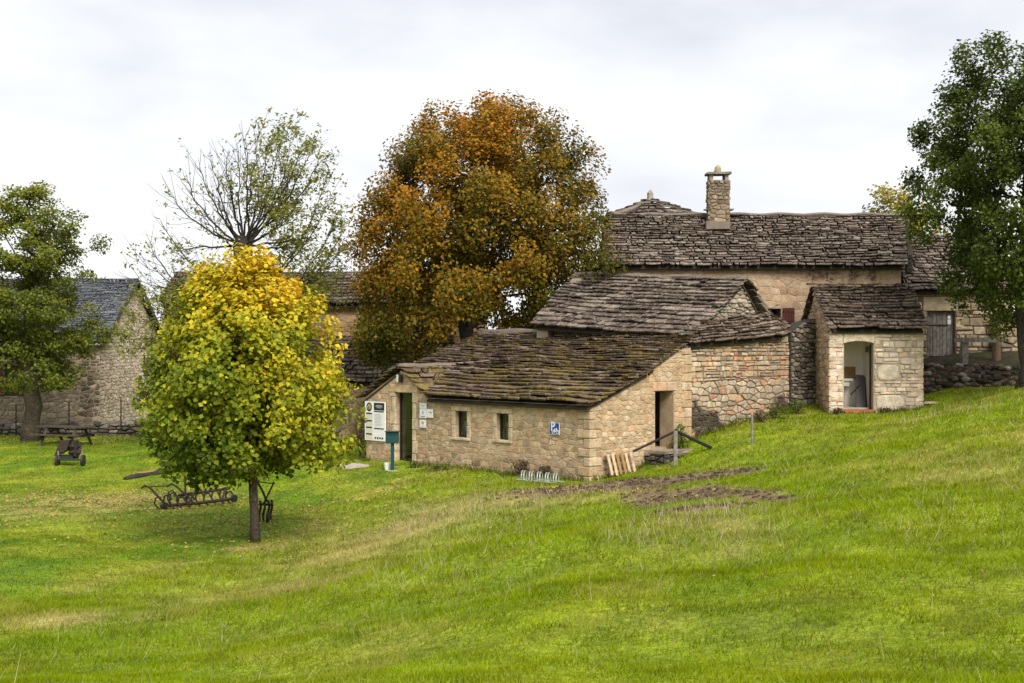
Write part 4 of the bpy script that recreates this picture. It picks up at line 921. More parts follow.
def tree(name, label, base, trunk, prof, Y, n_t, per, lsize, colf, seed, r_base, bark='bark', r_tip=.008, spread=.33, depth=1.0, shell=.55, lob=.14, wig=.12, group=None, hole=None, cat='tree', up_pen=1.4, aspect=.75, flat=1.0, extra=None, order='dist', start=1, gap=0.0):
    rng = np.random.default_rng(seed); root = empty(name, base, label, cat, group)
    tg, cen, rm = crown_targets(prof, Y, n_t, rng, depth, shell, lob, hole=hole, shr=spread * .9, gap=gap)
    o = np.argsort(np.linalg.norm((tg - np.array(trunk[-1])) * np.array([1, 1, .8]), axis=1)); tg = tg[o]
    if extra is not None: tg = np.concatenate([np.array(extra, float), tg])
    arr, par, ends = skeleton(trunk, tg, rng, wig=wig, up_pen=up_pen, start=start); r = radii(par, len(arr), ends, r_tip, r_base)
    nt_ = len(trunk); mb = MB(); rr = [max(r[i], r_base * (1 - .45 * i / nt_)) for i in range(nt_)]; rr[0] *= 1.35
    mb.tube(trunk, rr, 12); mb.build('trunk', M[bark], root, smooth=True)
    i = np.arange(nt_, len(arr)); r0 = np.minimum(r[par[i]], r[i] * 1.35); V, Fc = tubes_np(arr[par[i]], arr[i], r0, r[i], 6)
    me = np_mesh('limbs', V - OFF[root.name], Fc); me.polygons.foreach_set('use_smooth', [True] * len(Fc)); link_mesh('limbs', me, M[bark], root)
    k = len(tg); dens = rng.uniform(.4, 1.6, k); cnt = np.maximum(1, (per * dens).astype(int)); ci = np.repeat(np.arange(k), cnt)
    dv = rng.normal(size=(len(ci), 3)); dv /= np.linalg.norm(dv, axis=1, keepdims=True); P = tg[ci] + dv * (rng.uniform(0, 1, (len(ci), 1)) ** .5) * spread * 1.75 * np.array([1, 1, flat])
    outw = P - cen; outw /= np.linalg.norm(outw, axis=1, keepdims=True) + 1e-9
    Nr = outw * .7 + np.array([0, 0, .55]) + rng.normal(size=P.shape) * .55; Nr /= np.linalg.norm(Nr, axis=1, keepdims=True)
    V, Fc = leaves_np(P, Nr, lsize, rng, aspect); C_ = colf(P, tg[ci], rng); C_ = np.repeat(C_, 4, 0)
    link_mesh('crown', np_mesh('crown', V - OFF[root.name], Fc, C_), M['leaf'], root)
    return root
def mixc(cols, w):
    w = np.clip(w, 0, len(cols) - 1.001); i = w.astype(int); f = (w - i)[:, None]; c = np.array(cols); return c[i] * (1 - f) + c[i + 1] * f
def trunkline(base, top, n=6, bend=.05, seed=0):
    r = np.random.default_rng(seed); base = np.array(base); top = np.array(top)
    return [base + (top - base) * k / (n - 1) + (np.array([r.normal() * bend, r.normal() * bend, 0]) if 0 < k < n - 1 else 0) for k in range(n)]

# the yellow lime in the foreground
Y1 = 33.0; b1 = px(255, 543, Y1); b1[2] = g(b1[0], b1[1]) - .05
def col_lime(P, T, rng):
    h = (P[:, 2] - px(0, 480, Y1)[2]) / (px(0, 250, Y1)[2] - px(0, 480, Y1)[2]); s = (P[:, 0] - px(247, 0, Y1)[0]) / 2.6
    n = fbm(T[:, 0] * 1.3 + 7, T[:, 2] * 1.3, 4); w = .15 + 1.8 * h + .55 * s + 2.0 * (n - .5) + rng.normal(size=len(P)) * .38 + .25 * np.abs(s)
    return mixc([(.085, .128, .012), (.205, .255, .018), (.43, .41, .024), (.69, .52, .03), (.75, .43, .025)], w * 1.35) * rng.uniform(.8, 1.15, len(P))[:, None]
t1top = px(249, 380, Y1)
tree('lime_tree', 'yellow-green autumn tree standing alone on the lawn before the buildings', b1,
     trunkline(b1, t1top, 7, .03, 1), [(250, 234, 254), (260, 212, 276), (280, 187, 299), (300, 170, 320), (330, 154, 343), (365, 143, 354), (400, 136, 362), (430, 134, 366), (450, 140, 364), (463, 156, 348), (473, 190, 312)],
     Y1, 560, 86, .118, col_lime, 11, .105, bark='bark', spread=.20, shell=.5, lob=.05, gap=.30, up_pen=1.0, aspect=.85, extra=[px(198, 478, Y1 - .3), px(215, 470, Y1 + .6)], start=3)

# big orange-brown tree behind the roof
Y4 = 54.6; b4 = px(468, 440, Y4); b4[2] = g(b4[0], b4[1]) - .1
def col_rust(P, T, rng):
    h = (P[:, 2] - px(0, 360, Y4)[2]) / (px(0, 102, Y4)[2] - px(0, 360, Y4)[2]); s = (P[:, 0] - px(478, 0, Y4)[0]) / 5.2
    n = fbm(T[:, 0] * .55 + 3, T[:, 2] * .6 + T[:, 1] * .4, 8); w = .55 + 1.1 * h - .3 * s + 3.0 * (n - .5) + rng.normal(size=len(P)) * .5
    return mixc([(.066, .072, .011), (.145, .122, .013), (.29, .17, .014), (.46, .20, .014), (.50, .165, .014)], w * 1.35) * rng.uniform(.75, 1.2, len(P))[:, None]
fork = px(470, 352, Y4)
tr4 = trunkline(b4, fork, 6, .05, 2) + [px(466, 330, Y4), px(464, 300, Y4), px(462, 268, Y4)]
def hole4(q):
    u = CU + q[0] * F / q[1]; v = CV - q[2] * F / q[1]
    return (288 < v < 316 and 500 < u < 526) or (v > 312 and 445 < u < 505) or (v > 345 and u > 425)
tree('autumn_tree', 'large rust-orange tree with a broad rounded crown behind the low roof', b4, tr4,
     [(103, 468, 514), (111, 432, 552), (126, 402, 576), (146, 382, 594), (170, 368, 606), (200, 357, 613), (235, 348, 616), (270, 343, 615), (300, 343, 611), (330, 346, 575), (352, 352, 470), (366, 366, 428)],
     Y4, 900, 130, .135, col_rust, 21, .30, bark='bark_dark', spread=.33, shell=.62, lob=.06, gap=.36, hole=hole4, extra=[px(486, 318, Y4), px(494, 296, Y4 - .2), px(503, 270, Y4 - .3), px(440, 300, Y4), px(500, 240, Y4), px(580, 250, 51.5), px(598, 252, 49.6), px(614, 262, 49.2), px(604, 262, 49.3), px(606, 236, 49.6), px(600, 218, 50.2), px(590, 268, 49.2)], start=4)

# right-hand green tree
Y5 = 43.0; b5 = px(1021, 389, Y5); b5[2] = g(b5[0], b5[1]) - .1
def col_green(P, T, rng):
    n = fbm(T[:, 0] * .8, T[:, 2] * .8, 14); w = .8 + 2.6 * (n - .5) + rng.normal(size=len(P)) * .4
    return mixc([(.045, .064, .011), (.082, .112, .015), (.13, .165, .020), (.19, .21, .026)], w) * rng.uniform(.75, 1.2, len(P))[:, None]
tree('leafy_tree', 'tall dark green tree cut off by the right edge', b5, trunkline(b5, px(1024, 260, Y5), 7, .05, 3) + [px(1026, 200, Y5), px(1028, 140, Y5)],
     [(24, 996, 1024), (40, 966, 1066), (60, 950, 1096), (95, 930, 1124), (125, 918, 1134), (160, 909, 1142), (205, 906, 1144), (240, 914, 1138), (270, 928, 1124), (295, 946, 1112), (315, 962, 1098), (330, 980, 1074)],
     Y5, 520, 135, .12, col_green, 31, .16, bark='bark_dark', spread=.25, shell=.55, lob=.12, start=3, gap=.30)

# left tree beside the picnic table
Y2 = 61.0; b2 = px(31, 440, Y2); b2[2] = g(b2[0], b2[1]) - .1
def col_olive(P, T, rng):
    h = (P[:, 2] - px(0, 400, Y2)[2]) / 9.3; n = fbm(T[:, 0] * .7, T[:, 2] * .9, 24); w = .5 + .7 * h + 2.4 * (n - .5) + rng.normal(size=len(P)) * .45
    return mixc([(.078, .096, .015), (.14, .165, .02), (.22, .24, .026), (.33, .29, .03)], w * 1.2) * rng.uniform(.75, 1.2, len(P))[:, None]
tree('leafy_tree', 'olive green tree with a thick trunk beside the picnic table', b2, trunkline(b2, px(33, 352, Y2), 6, .05, 4) + [px(36, 310, Y2), px(38, 270, Y2)],
     [(180, 20, 50), (190, -8, 70), (205, -30, 86), (225, -48, 100), (245, -58, 106), (265, -62, 98), (290, -66, 102), (315, -66, 112), (340, -62, 108), (362, -50, 98), (385, -36, 84), (398, -10, 60)],
     Y2, 330, 130, .135, col_olive, 41, .36, bark='bark', spread=.33, shell=.5, lob=.22, flat=.6, gap=.40, start=3, extra=[px(70, 345, Y2), px(-5, 340, Y2), px(55, 300, Y2)])

# small yellow tree beyond the long roof
Y6 = 66.0
def col_yel(P, T, rng):
    n = fbm(T[:, 0], T[:, 2], 34); return mixc([(.16, .16, .02), (.34, .28, .03), (.48, .36, .04)], .8 + 2 * (n - .5) + rng.normal(size=len(P)) * .5)
b6 = px(905, 400, Y6); b6[2] = g(b6[0], b6[1])
tree('yellow_tree', 'small pale yellow tree showing above the right end of the long roof', b6, trunkline(b6, px(903, 265, Y6), 6, .05, 5) + [px(900, 240, Y6)],
     [(187, 880, 904), (195, 868, 922), (208, 862, 936), (225, 862, 944), (245, 866, 946), (265, 872, 940), (280, 880, 930)], Y6, 80, 80, .17, col_yel, 51, .12, spread=.3, lob=.25)

# the half-bare pollard
rng = np.random.default_rng(77); Y3 = 58.0; b3 = px(246, 440, Y3); b3[2] = g(b3[0], b3[1])
root3 = empty('pollard_tree', b3, 'half-bare pollarded ash with radiating shoots and sparse leaves, left of centre', 'tree')
tr3 = trunkline(b3, px(243, 246, Y3), 8, .05, 6); mb = MB(); mb.tube(tr3 + [px(244, 236, Y3)], [.34, .3, .27, .25, .25, .27, .32, .42, .28], 10); mb.build('trunk', M['bark_dark'], root3, smooth=True)
tips = []
for u, v in [(160, 205), (172, 180), (186, 160), (200, 148), (214, 142), (226, 138), (238, 122), (246, 112), (257, 110), (268, 118), (280, 113), (292, 116), (302, 122), (312, 126), (320, 140), (326, 158), (330, 178), (336, 200), (345, 212), (340, 236), (330, 256), (312, 270), (150, 232), (138, 252), (132, 272), (146, 284), (160, 296), (140, 318), (134, 338), (150, 345), (175, 240), (190, 262), (178, 285), (330, 290), (322, 280), (310, 292), (342, 272), (300, 180), (288, 160), (270, 150), (310, 225), (296, 240), (284, 210), (216, 180), (204, 200), (230, 165)]:
    tips.append(px(u, v + 24 * (1 - (v - 110) / 240), Y3 + rng.uniform(-3, 3)))
P0 = []; P1 = []; R0 = []; R1 = []; lv = []; lw = []
for tp in tips:
    low = tp[2] < px(0, 262, Y3)[2]; s0 = (tr3[-2] if low else tr3[-1]) + rng.normal(size=3) * .12
    if (low and rng.uniform() < .6) or abs(tp[0] - tr3[-1][0]) > 3.0: s0 = tr3[-3 - int(rng.integers(0, 2))] + rng.normal(size=3) * .1
    n = 12; L_ = np.linalg.norm(tp - s0); side = np.array([tp[0] - s0[0], tp[1] - s0[1], 0]); pts = []
    for k in range(n + 1):
        f = k / n; c = s0 + (tp - s0) * f + side * .16 * math.sin(math.pi * f) * (-.2 if low else 1) + rng.normal(size=3) * .035; pts.append(c)
    for k in range(n):
        P0.append(pts[k]); P1.append(pts[k + 1]); R0.append(.042 * (1 - k / n) + .009); R1.append(.042 * (1 - (k + 1) / n) + .009)
    for k in range(3, n + 1):
        for _ in range(2):
            d = rng.normal(size=3) * .5 + (tp - s0) / L_ * .8 + np.array([0, 0, .15]); d *= rng.uniform(.4, 1.0) * (1.1 if k < n else .6)
            a = pts[k]; b = a + d * .6; c = a + d + np.array([0, 0, .08]); P0 += [a, b]; P1 += [b, c]; R0 += [.011, .008]; R1 += [.008, .005]
            u_ = CU + c[0] * F / c[1]; v_ = CV - c[2] * F / c[1]
            full = .30 + .70 * float(smooth(215, 270, u_)) ; 
            if v_ > 225: full = max(full, .55)
            if v_ > 285: full = 1.5
            for e_ in (b, c):
                if rng.uniform() < full * .62: lv.append(e_); lw.append(full)
V, Fc = tubes_np(np.array(P0), np.array(P1), np.array(R0), np.array(R1), 5); link_mesh('limbs', np_mesh('limbs', V - OFF[root3.name], Fc), M['bark_dark'], root3)
lv = np.array(lv); ci = np.repeat(np.arange(len(lv)), (rng.integers(9, 22, len(lv)) * np.clip(lw, .3, 1.3)).astype(int) + 1); P = lv[ci] + rng.normal(size=(len(ci), 3)) * np.array([.17, .17, .11])
Nr = rng.normal(size=P.shape) * .6 + np.array([0, -.2, .8]); Nr /= np.linalg.norm(Nr, axis=1, keepdims=True)
V, Fc = leaves_np(P, Nr, .175, rng, .5); cc = mixc([(.13, .145, .03), (.20, .21, .04), (.29, .265, .05)], 1 + rng.normal(size=len(P)) * .6)
link_mesh('crown', np_mesh('crown', V - OFF[root3.name], Fc, np.repeat(cc, 4, 0)), M['leaf'], root3)

# ------------------------------------------------------------------ shrubs and weeds against the walls
def shrub(name, label, c, size, n, lsize, cols, seed, cat='shrub', group=None, stem='bark_dark'):
    rng = np.random.default_rng(seed); c = np.array(c, float); c[2] = g(c[0], c[1]) - .02; root = empty(name, c, label, cat, group); mb = MB()
    for k in range(9):
        d = rng.normal(size=3) * np.array([size[0], size[1], 0]) * .35 + np.array([0, 0, size[2] * rng.uniform(.5, 1)]); mb.tube([c, c + d * .5 + rng.normal(size=3) * .03, c + d], [.012, .008, .004], 5)
    mb.build('stems', M[stem], root)
    P = c + rng.normal(size=(n, 3)) * np.array([size[0], size[1], 0]) * .42; P[:, 2] = c[2] + size[2] * rng.uniform(.0, 1, n) * np.exp(-((P[:, 0] - c[0]) / size[0]) ** 2)
    Nr = rng.normal(size=P.shape) * .6 + np.array([0, -.3, .7]); Nr /= np.linalg.norm(Nr, axis=1, keepdims=True)
    V, Fc = leaves_np(P, Nr, lsize, rng, .5); cc = mixc(cols, 1 + rng.normal(size=n) * .6); link_mesh('foliage', np_mesh('foliage', V - c, Fc, np.repeat(cc, 4, 0)), M['leaf'], root); return root
GR = [(.05, .085, .012), (.09, .135, .015), (.15, .18, .02)]; BR = [(.06, .045, .025), (.12, .085, .045), (.19, .14, .08)]
pd_ = ST(-.35, 3.3); shrub('fern', 'bright green fern growing in the low right-hand doorway', (pd_[0] + .1, pd_[1] + .1, 0), (.3, .3, .75), 420, .09, [(.07, .12, .012), (.12, .18, .015), (.2, .24, .02)], 1, 'fern')
for i, (u, v, Y, sx_, h, n, cl, lb) in enumerate([(775, 424, 44.6, .5, .55, 420, GR, 'green weeds under the middle of the red-stone wall'), (797, 415, 45.4, .45, .5, 380, GR, 'green weeds at the foot of the black stub wall'), (760, 428, 44.1, .35, .4, 260, BR, 'brown withered weeds beside the wooden stake'),
        (838, 413, 44.8, .25, .22, 160, BR, 'dark weeds at the left foot of the cabin doorway'), (885, 407, 44.7, .35, .18, 200, BR, 'dry weeds under the cabin front wall'), (521, 474, 41.9, .5, .5, 420, BR, 'dead brambles beside the bicycle rack'),
        (545, 475, 41.2, .45, .35, 300, BR, 'dead brambles behind the bicycle rack'), (440, 467, 44.0, .6, .22, 360, GR, 'green tuft along the wall below the left window'), (415, 467, 45.0, .3, .25, 220, GR, 'green tuft right of the glass door step'), (360, 440, 48.6, .4, 1.5, 700, BR, 'brown ivy heap at the left corner of the door gable')]):
    p = px(u, v, Y); shrub('weeds', lb, p, (sx_, .18, h), n, .075, cl, 100 + i, 'weeds', 'weeds along the walls')
# ------------------------------------------------------------------ grass
rng = np.random.default_rng(5)
FOOT = [[ST(-.0, 0), ST(LEN, 0), ST(LEN, 5.4), ST(0, 5.4)], [ST(.1, 4.2), ST(9, 4.2), ST(9, 10), ST(.1, tB)], [np.array(q) for q in ((10.1, 45.05), (12.95, 45.05), (12.95, 49), (10.1, 49))]]
def inside(x, y, poly):
    r = np.zeros(len(x), bool); n = len(poly)
    for i in range(n):
        a, b = poly[i], poly[(i + 1) % n]; c = (a[1] > y) != (b[1] > y)
        r ^= c & (x < (b[0] - a[0]) * (y - a[1]) / (b[1] - a[1] + 1e-12) + a[0])
    return r
def field(y0, y1, dens, half=.45, pad=3.5):
    A_ = half * (y1 ** 2 - y0 ** 2) + 2 * pad * (y1 - y0); n = int(A_ * dens); m = n * 2
    y = rng.uniform(y0, y1, m); w = half * y + pad; keep = rng.uniform(0, 1, m) < w / (half * y1 + pad); y = y[keep][:n]; x = rng.uniform(-1, 1, len(y)) * (half * y + pad); return x, y
bx, by = [], []
for y0, y1, d in ((5, 10, 1500), (10, 16, 950), (16, 24, 520), (24, 34, 270), (34, 46, 150), (46, 68, 80)):
    x, y = field(y0, y1, d); bx.append(x); by.append(y)
bx = np.concatenate(bx); by = np.concatenate(by)
keep = np.ones(len(bx), bool)
for f_ in FOOT: keep &= ~inside(bx, by, f_)
keep &= ~((bx < -19) & (by > 66.5)); keep &= ~((bx > 13.1) & (bx < 19) & (by > 46.6) & (by < 50)); e_ = earth_f(bx, by); keep &= rng.uniform(0, 1, len(bx)) > e_ * .80
bx, by = bx[keep], by[keep]; bz = G(bx, by); n = len(bx)
m = mead_f(bx, by); tall = fbm(bx * .5, by * .4, 61)
wd_b = (.0035 + .00058 * by) * rng.uniform(.7, 1.4, n); hb = (.032 + .030 * m * (.3 + 1.4 * tall)) * rng.uniform(.5, 1.4, n) * (1 + by * .008) * (.6 + .4 * smooth(9, 22, by))
col_b = ground_color(bx, by) * rng.uniform(.8, 1.35, n)[:, None]
dry = rng.uniform(0, 1, n) < (.004 + .05 * m * smooth(10, 24, by) * smooth(.4, .62, fbm(bx * .25, by * .18, 71)))
col_b[dry] = np.array([.36, .32, .15]) * rng.uniform(.7, 1.2, dry.sum())[:, None]; hb[dry] *= 1.5
ang = rng.uniform(0, 2 * np.pi, n); lean = rng.normal(size=(n, 2)) * .7 + np.array([.15, 0])
def blades(x, y, z, w, h, ang, lean, colr, name):
    dx = np.cos(ang) * w * .5; dy = np.sin(ang) * w * .5; n = len(x)
    V = np.empty((n, 3, 3)); V[:, 0] = np.stack([x - dx, y - dy, z - .01], 1); V[:, 1] = np.stack([x + dx, y + dy, z - .01], 1); V[:, 2] = np.stack([x + lean[:, 0] * h, y + lean[:, 1] * h, z + h], 1)
    c = np.repeat(colr, 3, 0)
    return np_mesh(name, V.reshape(-1, 3), np.arange(n * 3).reshape(n, 3), c)
go = link_mesh('grass', blades(bx, by, bz, wd_b, hb, ang, lean, col_b, 'grass'), M['grass'])
tag(go, 'green meadow grass over the hillside and lawn', 'grass', kind='stuff')
# pale seed stalks on the rough slope
sx_, sy_ = [], []
for y0, y1, d in ((8, 20, 60), (20, 34, 55), (34, 46, 40)):
    x, y = field(y0, y1, d); sx_.append(x); sy_.append(y)
sx_ = np.concatenate(sx_); sy_ = np.concatenate(sy_)
pr = mead_f(sx_, sy_) * (.004 + .16 * smooth(.54, .72, fbm(sx_ * .33, sy_ * .2, 81))) * (.15 + .85 * smooth(12, 22, sy_))
for (u, v, ru, rv) in ((720, 515, 60, 14), (690, 525, 50, 12), (735, 560, 18, 7), (745, 552, 12, 6), (660, 590, 14, 5), (640, 540, 40, 16), (450, 520, 60, 14), (480, 505, 60, 10), (420, 575, 40, 12), (560, 500, 60, 8)):
    c, rx, ry = _ell(u, v, ru, rv); pr = np.maximum(pr, .8 * np.exp(-(((sx_ - c[0]) / rx) ** 2 + ((sy_ - c[1]) / ry) ** 2)))
kp = rng.uniform(0, 1, len(sx_)) < pr
for f_ in FOOT: kp &= ~inside(sx_, sy_, f_)
sx_, sy_ = sx_[kp], sy_[kp]; n = len(sx_)
so_ = link_mesh('seed_stalks', blades(sx_, sy_, G(sx_, sy_), .002 + .00032 * sy_, rng.uniform(.10, .30, n), rng.uniform(0, 6.28, n), rng.normal(size=(n, 2)) * .35, np.array([.52, .45, .28]) * rng.uniform(.7, 1.2, n)[:, None], 'seed_stalks'), M['grass'])
tag(so_, 'pale dry seed stalks standing in the rough meadow', 'grass', kind='stuff')
# weeds in the ragged line at the foot of the walls
fx, fy = [], []
for (p, q, k) in ((ST(0, -.12), ST(LEN, -.12), 900), (ST(-.12, 0), ST(-.12, 4.3), 500), (ST(.0, 4.4), ST(.0, tB), 500), (np.array([11.55, 44.9]), np.array([13.1, 44.9]), 180), (np.array([9.9, 44.9]), np.array([10.4, 44.9]), 50), (np.array([-29.0, 64.5]), np.array([-17, 64.5]), 500)):
    t = rng.uniform(0, 1, k); w = p + (q - p) * t[:, None] + rng.normal(size=(k, 2)) * .09; fx.append(w[:, 0]); fy.append(w[:, 1])
fx = np.concatenate(fx); fy = np.concatenate(fy); n = len(fx)
dz = (np.abs(fx - fp(door[0], 0)[0]) < .9) & (fy > 45); fx, fy = fx[~dz], fy[~dz]; n = len(fx)
tag(link_mesh('edge_grass', blades(fx, fy, G(fx, fy), np.full(n, .03), rng.uniform(.06, .24, n), rng.uniform(0, 6.28, n), rng.normal(size=(n, 2)) * .4, mixc([(.07, .11, .01), (.11, .15, .015), (.25, .22, .08)], rng.uniform(0, 1.7, n)), 'edge_grass'), M['grass']), 'longer grass fringe left uncut along the wall feet', 'grass', kind='stuff')
# fallen leaves
lx, ly, lc = [], [], []
for (u, v, ru, rv, k, cl) in ((250, 525, 120, 26, 800, 0), (120, 501, 140, 11, 1900, 0), (20, 520, 90, 20, 260, 0), (330, 500, 70, 24, 180, 0), (400, 480, 60, 14, 160, 1), (110, 440, 60, 4, 500, 0), (20, 440, 60, 4, 300, 0), (660, 500, 140, 14, 90, 1), (560, 492, 90, 8, 120, 1), (600, 590, 500, 70, 60, 1)):
    uu = u + rng.normal(size=k) * ru * .55; vv_ = np.clip(v + rng.normal(size=k) * rv * .6, 432, 682)
    for a, b in zip(uu, vv_):
        h_ = hit(a, b); lx.append(h_[0]); ly.append(h_[1]); lc.append(cl)
lx = np.array(lx) + rng.normal(size=len(lx)) * .1; ly = np.array(ly) + rng.normal(size=len(ly)) * .25; lc = np.array(lc)
P = np.stack([lx, ly, G(lx, ly) + .05], 1); Nr = rng.normal(size=P.shape) * .35 + np.array([0, -.15, 1.0]); Nr /= np.linalg.norm(Nr, axis=1, keepdims=True)
V, Fc = leaves_np(P, Nr, np.where(P[:, 1] < 28, .04, .08), rng, .8); cc = mixc([(.14, .08, .035), (.38, .30, .09), (.46, .38, .10), (.30, .19, .07)], rng.uniform(0, 3, len(P)))
tag(link_mesh('fallen_leaves', np_mesh('fallen_leaves', V, Fc, np.repeat(cc, 4, 0)), M['leaf']), 'yellow and brown fallen leaves scattered over the lawn', 'leaves', kind='stuff')
# clods on the bare earth
cv, cf, n0 = [], [], 0
mbk = MB()
for (c, rx, ry) in EARTH_W[:7]:
    for k in range(int(90 * rx)):
        x = c[0] + rng.normal() * rx * .5; y = c[1] + rng.normal() * ry * .5; s = rng.uniform(.015, .06); mbk.box((x, y, g(x, y) + s * .2), (s * 1.6, s * 1.3, s), rz=rng.uniform(0, 3), jit=s * .3)
tag(mbk.build('soil_clods', material('soil', (.085, .055, .036), rough=.95, noise=[(15, .6, 1.5, 3)])), 'dark soil clods on the bare earth patches', 'soil', kind='stuff')

# ------------------------------------------------------------------ heap of stones at the right
hp = Building('stone_heap', (15, 47.2, -1.3), 'dark heap of tumbled stones below the plank door', 'stone heap')
core = MB(); 
rg2 = np.random.default_rng(9)
hm = MB(); hx = np.linspace(13.15, 18.8, 20)
prof_y = [46.4, 46.9, 47.5, 48.3, 49.9]
vv = []; 
for x in hx:
    top = -.84 + .10 * math.sin(x * 2.3) + (.06 if x > 16 else 0)
    for k, y in enumerate(prof_y): vv.append((x, y, [g(x, y) - .15, -1.12 + .06 * math.sin(x * 5), top, max(top, g(x, y) + .12), g(x, y) + .14][k]))
ff = [(i * 5 + k, (i + 1) * 5 + k, (i + 1) * 5 + k + 1, i * 5 + k + 1) for i in range(19) for k in range(4)]
hc = hm.add(vv, ff).build('soil_core', material('leaf_mould', (.045, .04, .02), rough=.95, noise=[(8, .5, 1.6, 5)], bump=.8), hp.root)
def blob(c, r, rg, squash=.7):
    pts = []; 
    for lat in (-.9, -.3, .35, .9):
        for k in range(6):
            t = k * math.pi / 3 + lat; q = math.sqrt(max(.05, 1 - lat * lat)); pts.append(np.array([math.cos(t) * q * r[0], math.sin(t) * q * r[1], lat * r[2]]) * rg.uniform(.8, 1.15) + c)
    ff = [(5, 4, 3, 2, 1, 0), tuple(range(18, 24))]
    for l in range(3):
        for k in range(6): k2 = (k + 1) % 6; ff.append((l * 6 + k, l * 6 + k2, l * 6 + 6 + k2, l * 6 + 6 + k))
    return pts, ff
for k in range(300):
    x = rg2.uniform(13.2, 18.7); f_ = rg2.uniform(0, 1); y = 46.35 + 1.4 * f_; zt = g(x, 46.3) + (-.84 - g(x, 46.3)) * min(1, f_ * 1.35); r = rg2.uniform(.05, .17)
    p_, fc = blob(np.array([x, y, zt + .02]), (r * 1.3, r, r * .7), rg2); cl = np.array(PAL_K[rg2.integers(5)]) * rg2.uniform(.35, .9) * np.array([1.15, .95, .8])  # stone tones scaled down to carry the right-hand tree's shade
    if rg2.uniform() < .06: cl = np.array((.28, .24, .2))
    hp.pieces.setdefault('stone', []).append((1, p_, fc, cl, hc))
hp.finish({'stone': M['stone']})
shrub('weeds', 'dark ivy over the stone heap beside the right-hand trunk', (17.3, 46.6, 0), (1.0, .4, .9), 900, .09, [(.02, .035, .008), (.04, .06, .01), (.07, .09, .015)], 301, 'weeds', 'weeds along the walls')
tt = px(931, 401, 45.2); tt[2] = g(tt[0], tt[1]); p_, fc = blob(tt + np.array([0, 0, .02]), (.32, .2, .06), rg2); tag(MB().add(p_, fc).build('flat_stone', M['stone_clean'], None, tt, color=np.array((.5, .44, .34))), 'flat pale stone lying in the grass at the cabin corner', 'stone')

# ------------------------------------------------------------------ fence by the plank door
fr = empty('wooden_fence', px(975, 360, 48.2), 'rough post-and-rail wooden fence right of the plank door', 'fence')
Yq = 48.3
MB().box(px(964.5, 350, Yq) + np.array([0, 0, -.05]), (.2, .18, .95), jit=.02).build('post', M['wood_grey'], fr)
MB().tube([px(996.5, 364, Yq), px(996.5, 340, Yq), px(996, 313, Yq)], [.15, .13, .12], 9).build('post', M['wood_brown'], fr)
MB().beam(px(954, 340, Yq - .14), px(996, 340, Yq - .16), .06, .16).build('rail', M['wood_grey'], fr)

# ------------------------------------------------------------------ wall-mounted things on the low building
axW = (UF3, -NF, Z3)
ib0, ib1 = fa(366.8), fa(386.8); iz0, iz1 = fz(377, 440.5), fz(377, 401.5); bw = ib1 - ib0; bh = iz1 - iz0
ib = empty('information_board', fp((ib0 + ib1) / 2, iz0, .06), 'white information board left of the glass door', 'sign')
def pan(par, a0, a1, z0, z1, d, mat, name, th=.004):
    return MB().box(fp(ib0 + bw * (a0 + a1) / 2, iz0 + bh * (z0 + z1) / 2, d), (bw * (a1 - a0), th, bh * (z1 - z0)), ax=axW).build(name, M[mat], par)
bd_ = pan(ib, 0, 1, 0, 1, .06, 'white', 'board', .04)
pan(bd_, .05, .40, .03, .70, .0815, 'cream', 'price_column')
mb = MB(); mb.tube([fp(ib0 + bw * .22, iz0 + bh * .855, .080), fp(ib0 + bw * .22, iz0 + bh * .855, .086)], .15, 20); em = mb.build('emblem', M['black'], bd_)
mb = MB(); mb.tube([fp(ib0 + bw * .22, iz0 + bh * .855, .086), fp(ib0 + bw * .22, iz0 + bh * .855, .089)], .10, 16); mb.build('emblem_centre', M['tan'], bd_)
mb = MB(); mb.box(fp(ib0 + bw * .22, iz0 + bh * .83, .091), (.05, .003, .12), ax=axW); mb.build('emblem_figure', M['black'], bd_)
hdr = pan(bd_, .46, .97, .78, .97, .0815, 'black', 'header')
for (z, w) in ((.905, .30), (.875, .36), (.845, .22)): pan(bd_, .715 - w / 2, .715 + w / 2, z - .008, z + .008, .085, 'grey_print', 'header_lettering')
for z in (.69, .50, .33, .16): pan(bd_, .07, .36, z - .018, z + .018, .085, 'black', 'price_tag')
for z in (.75, .315): pan(bd_, .47, .95, z - .014, z + .014, .085, 'black', 'title_bar')
for k in range(9): pan(bd_, .50, .50 + .4 * (.7 + .3 * ((k * 7) % 5) / 5), .68 - k * .036 - .004, .68 - k * .036 + .004, .085, 'grey_print', 'text_line')
for k in range(4): pan(bd_, .50 + k * .115, .57 + k * .115, .05, .095, .085, 'black', 'small_logo')
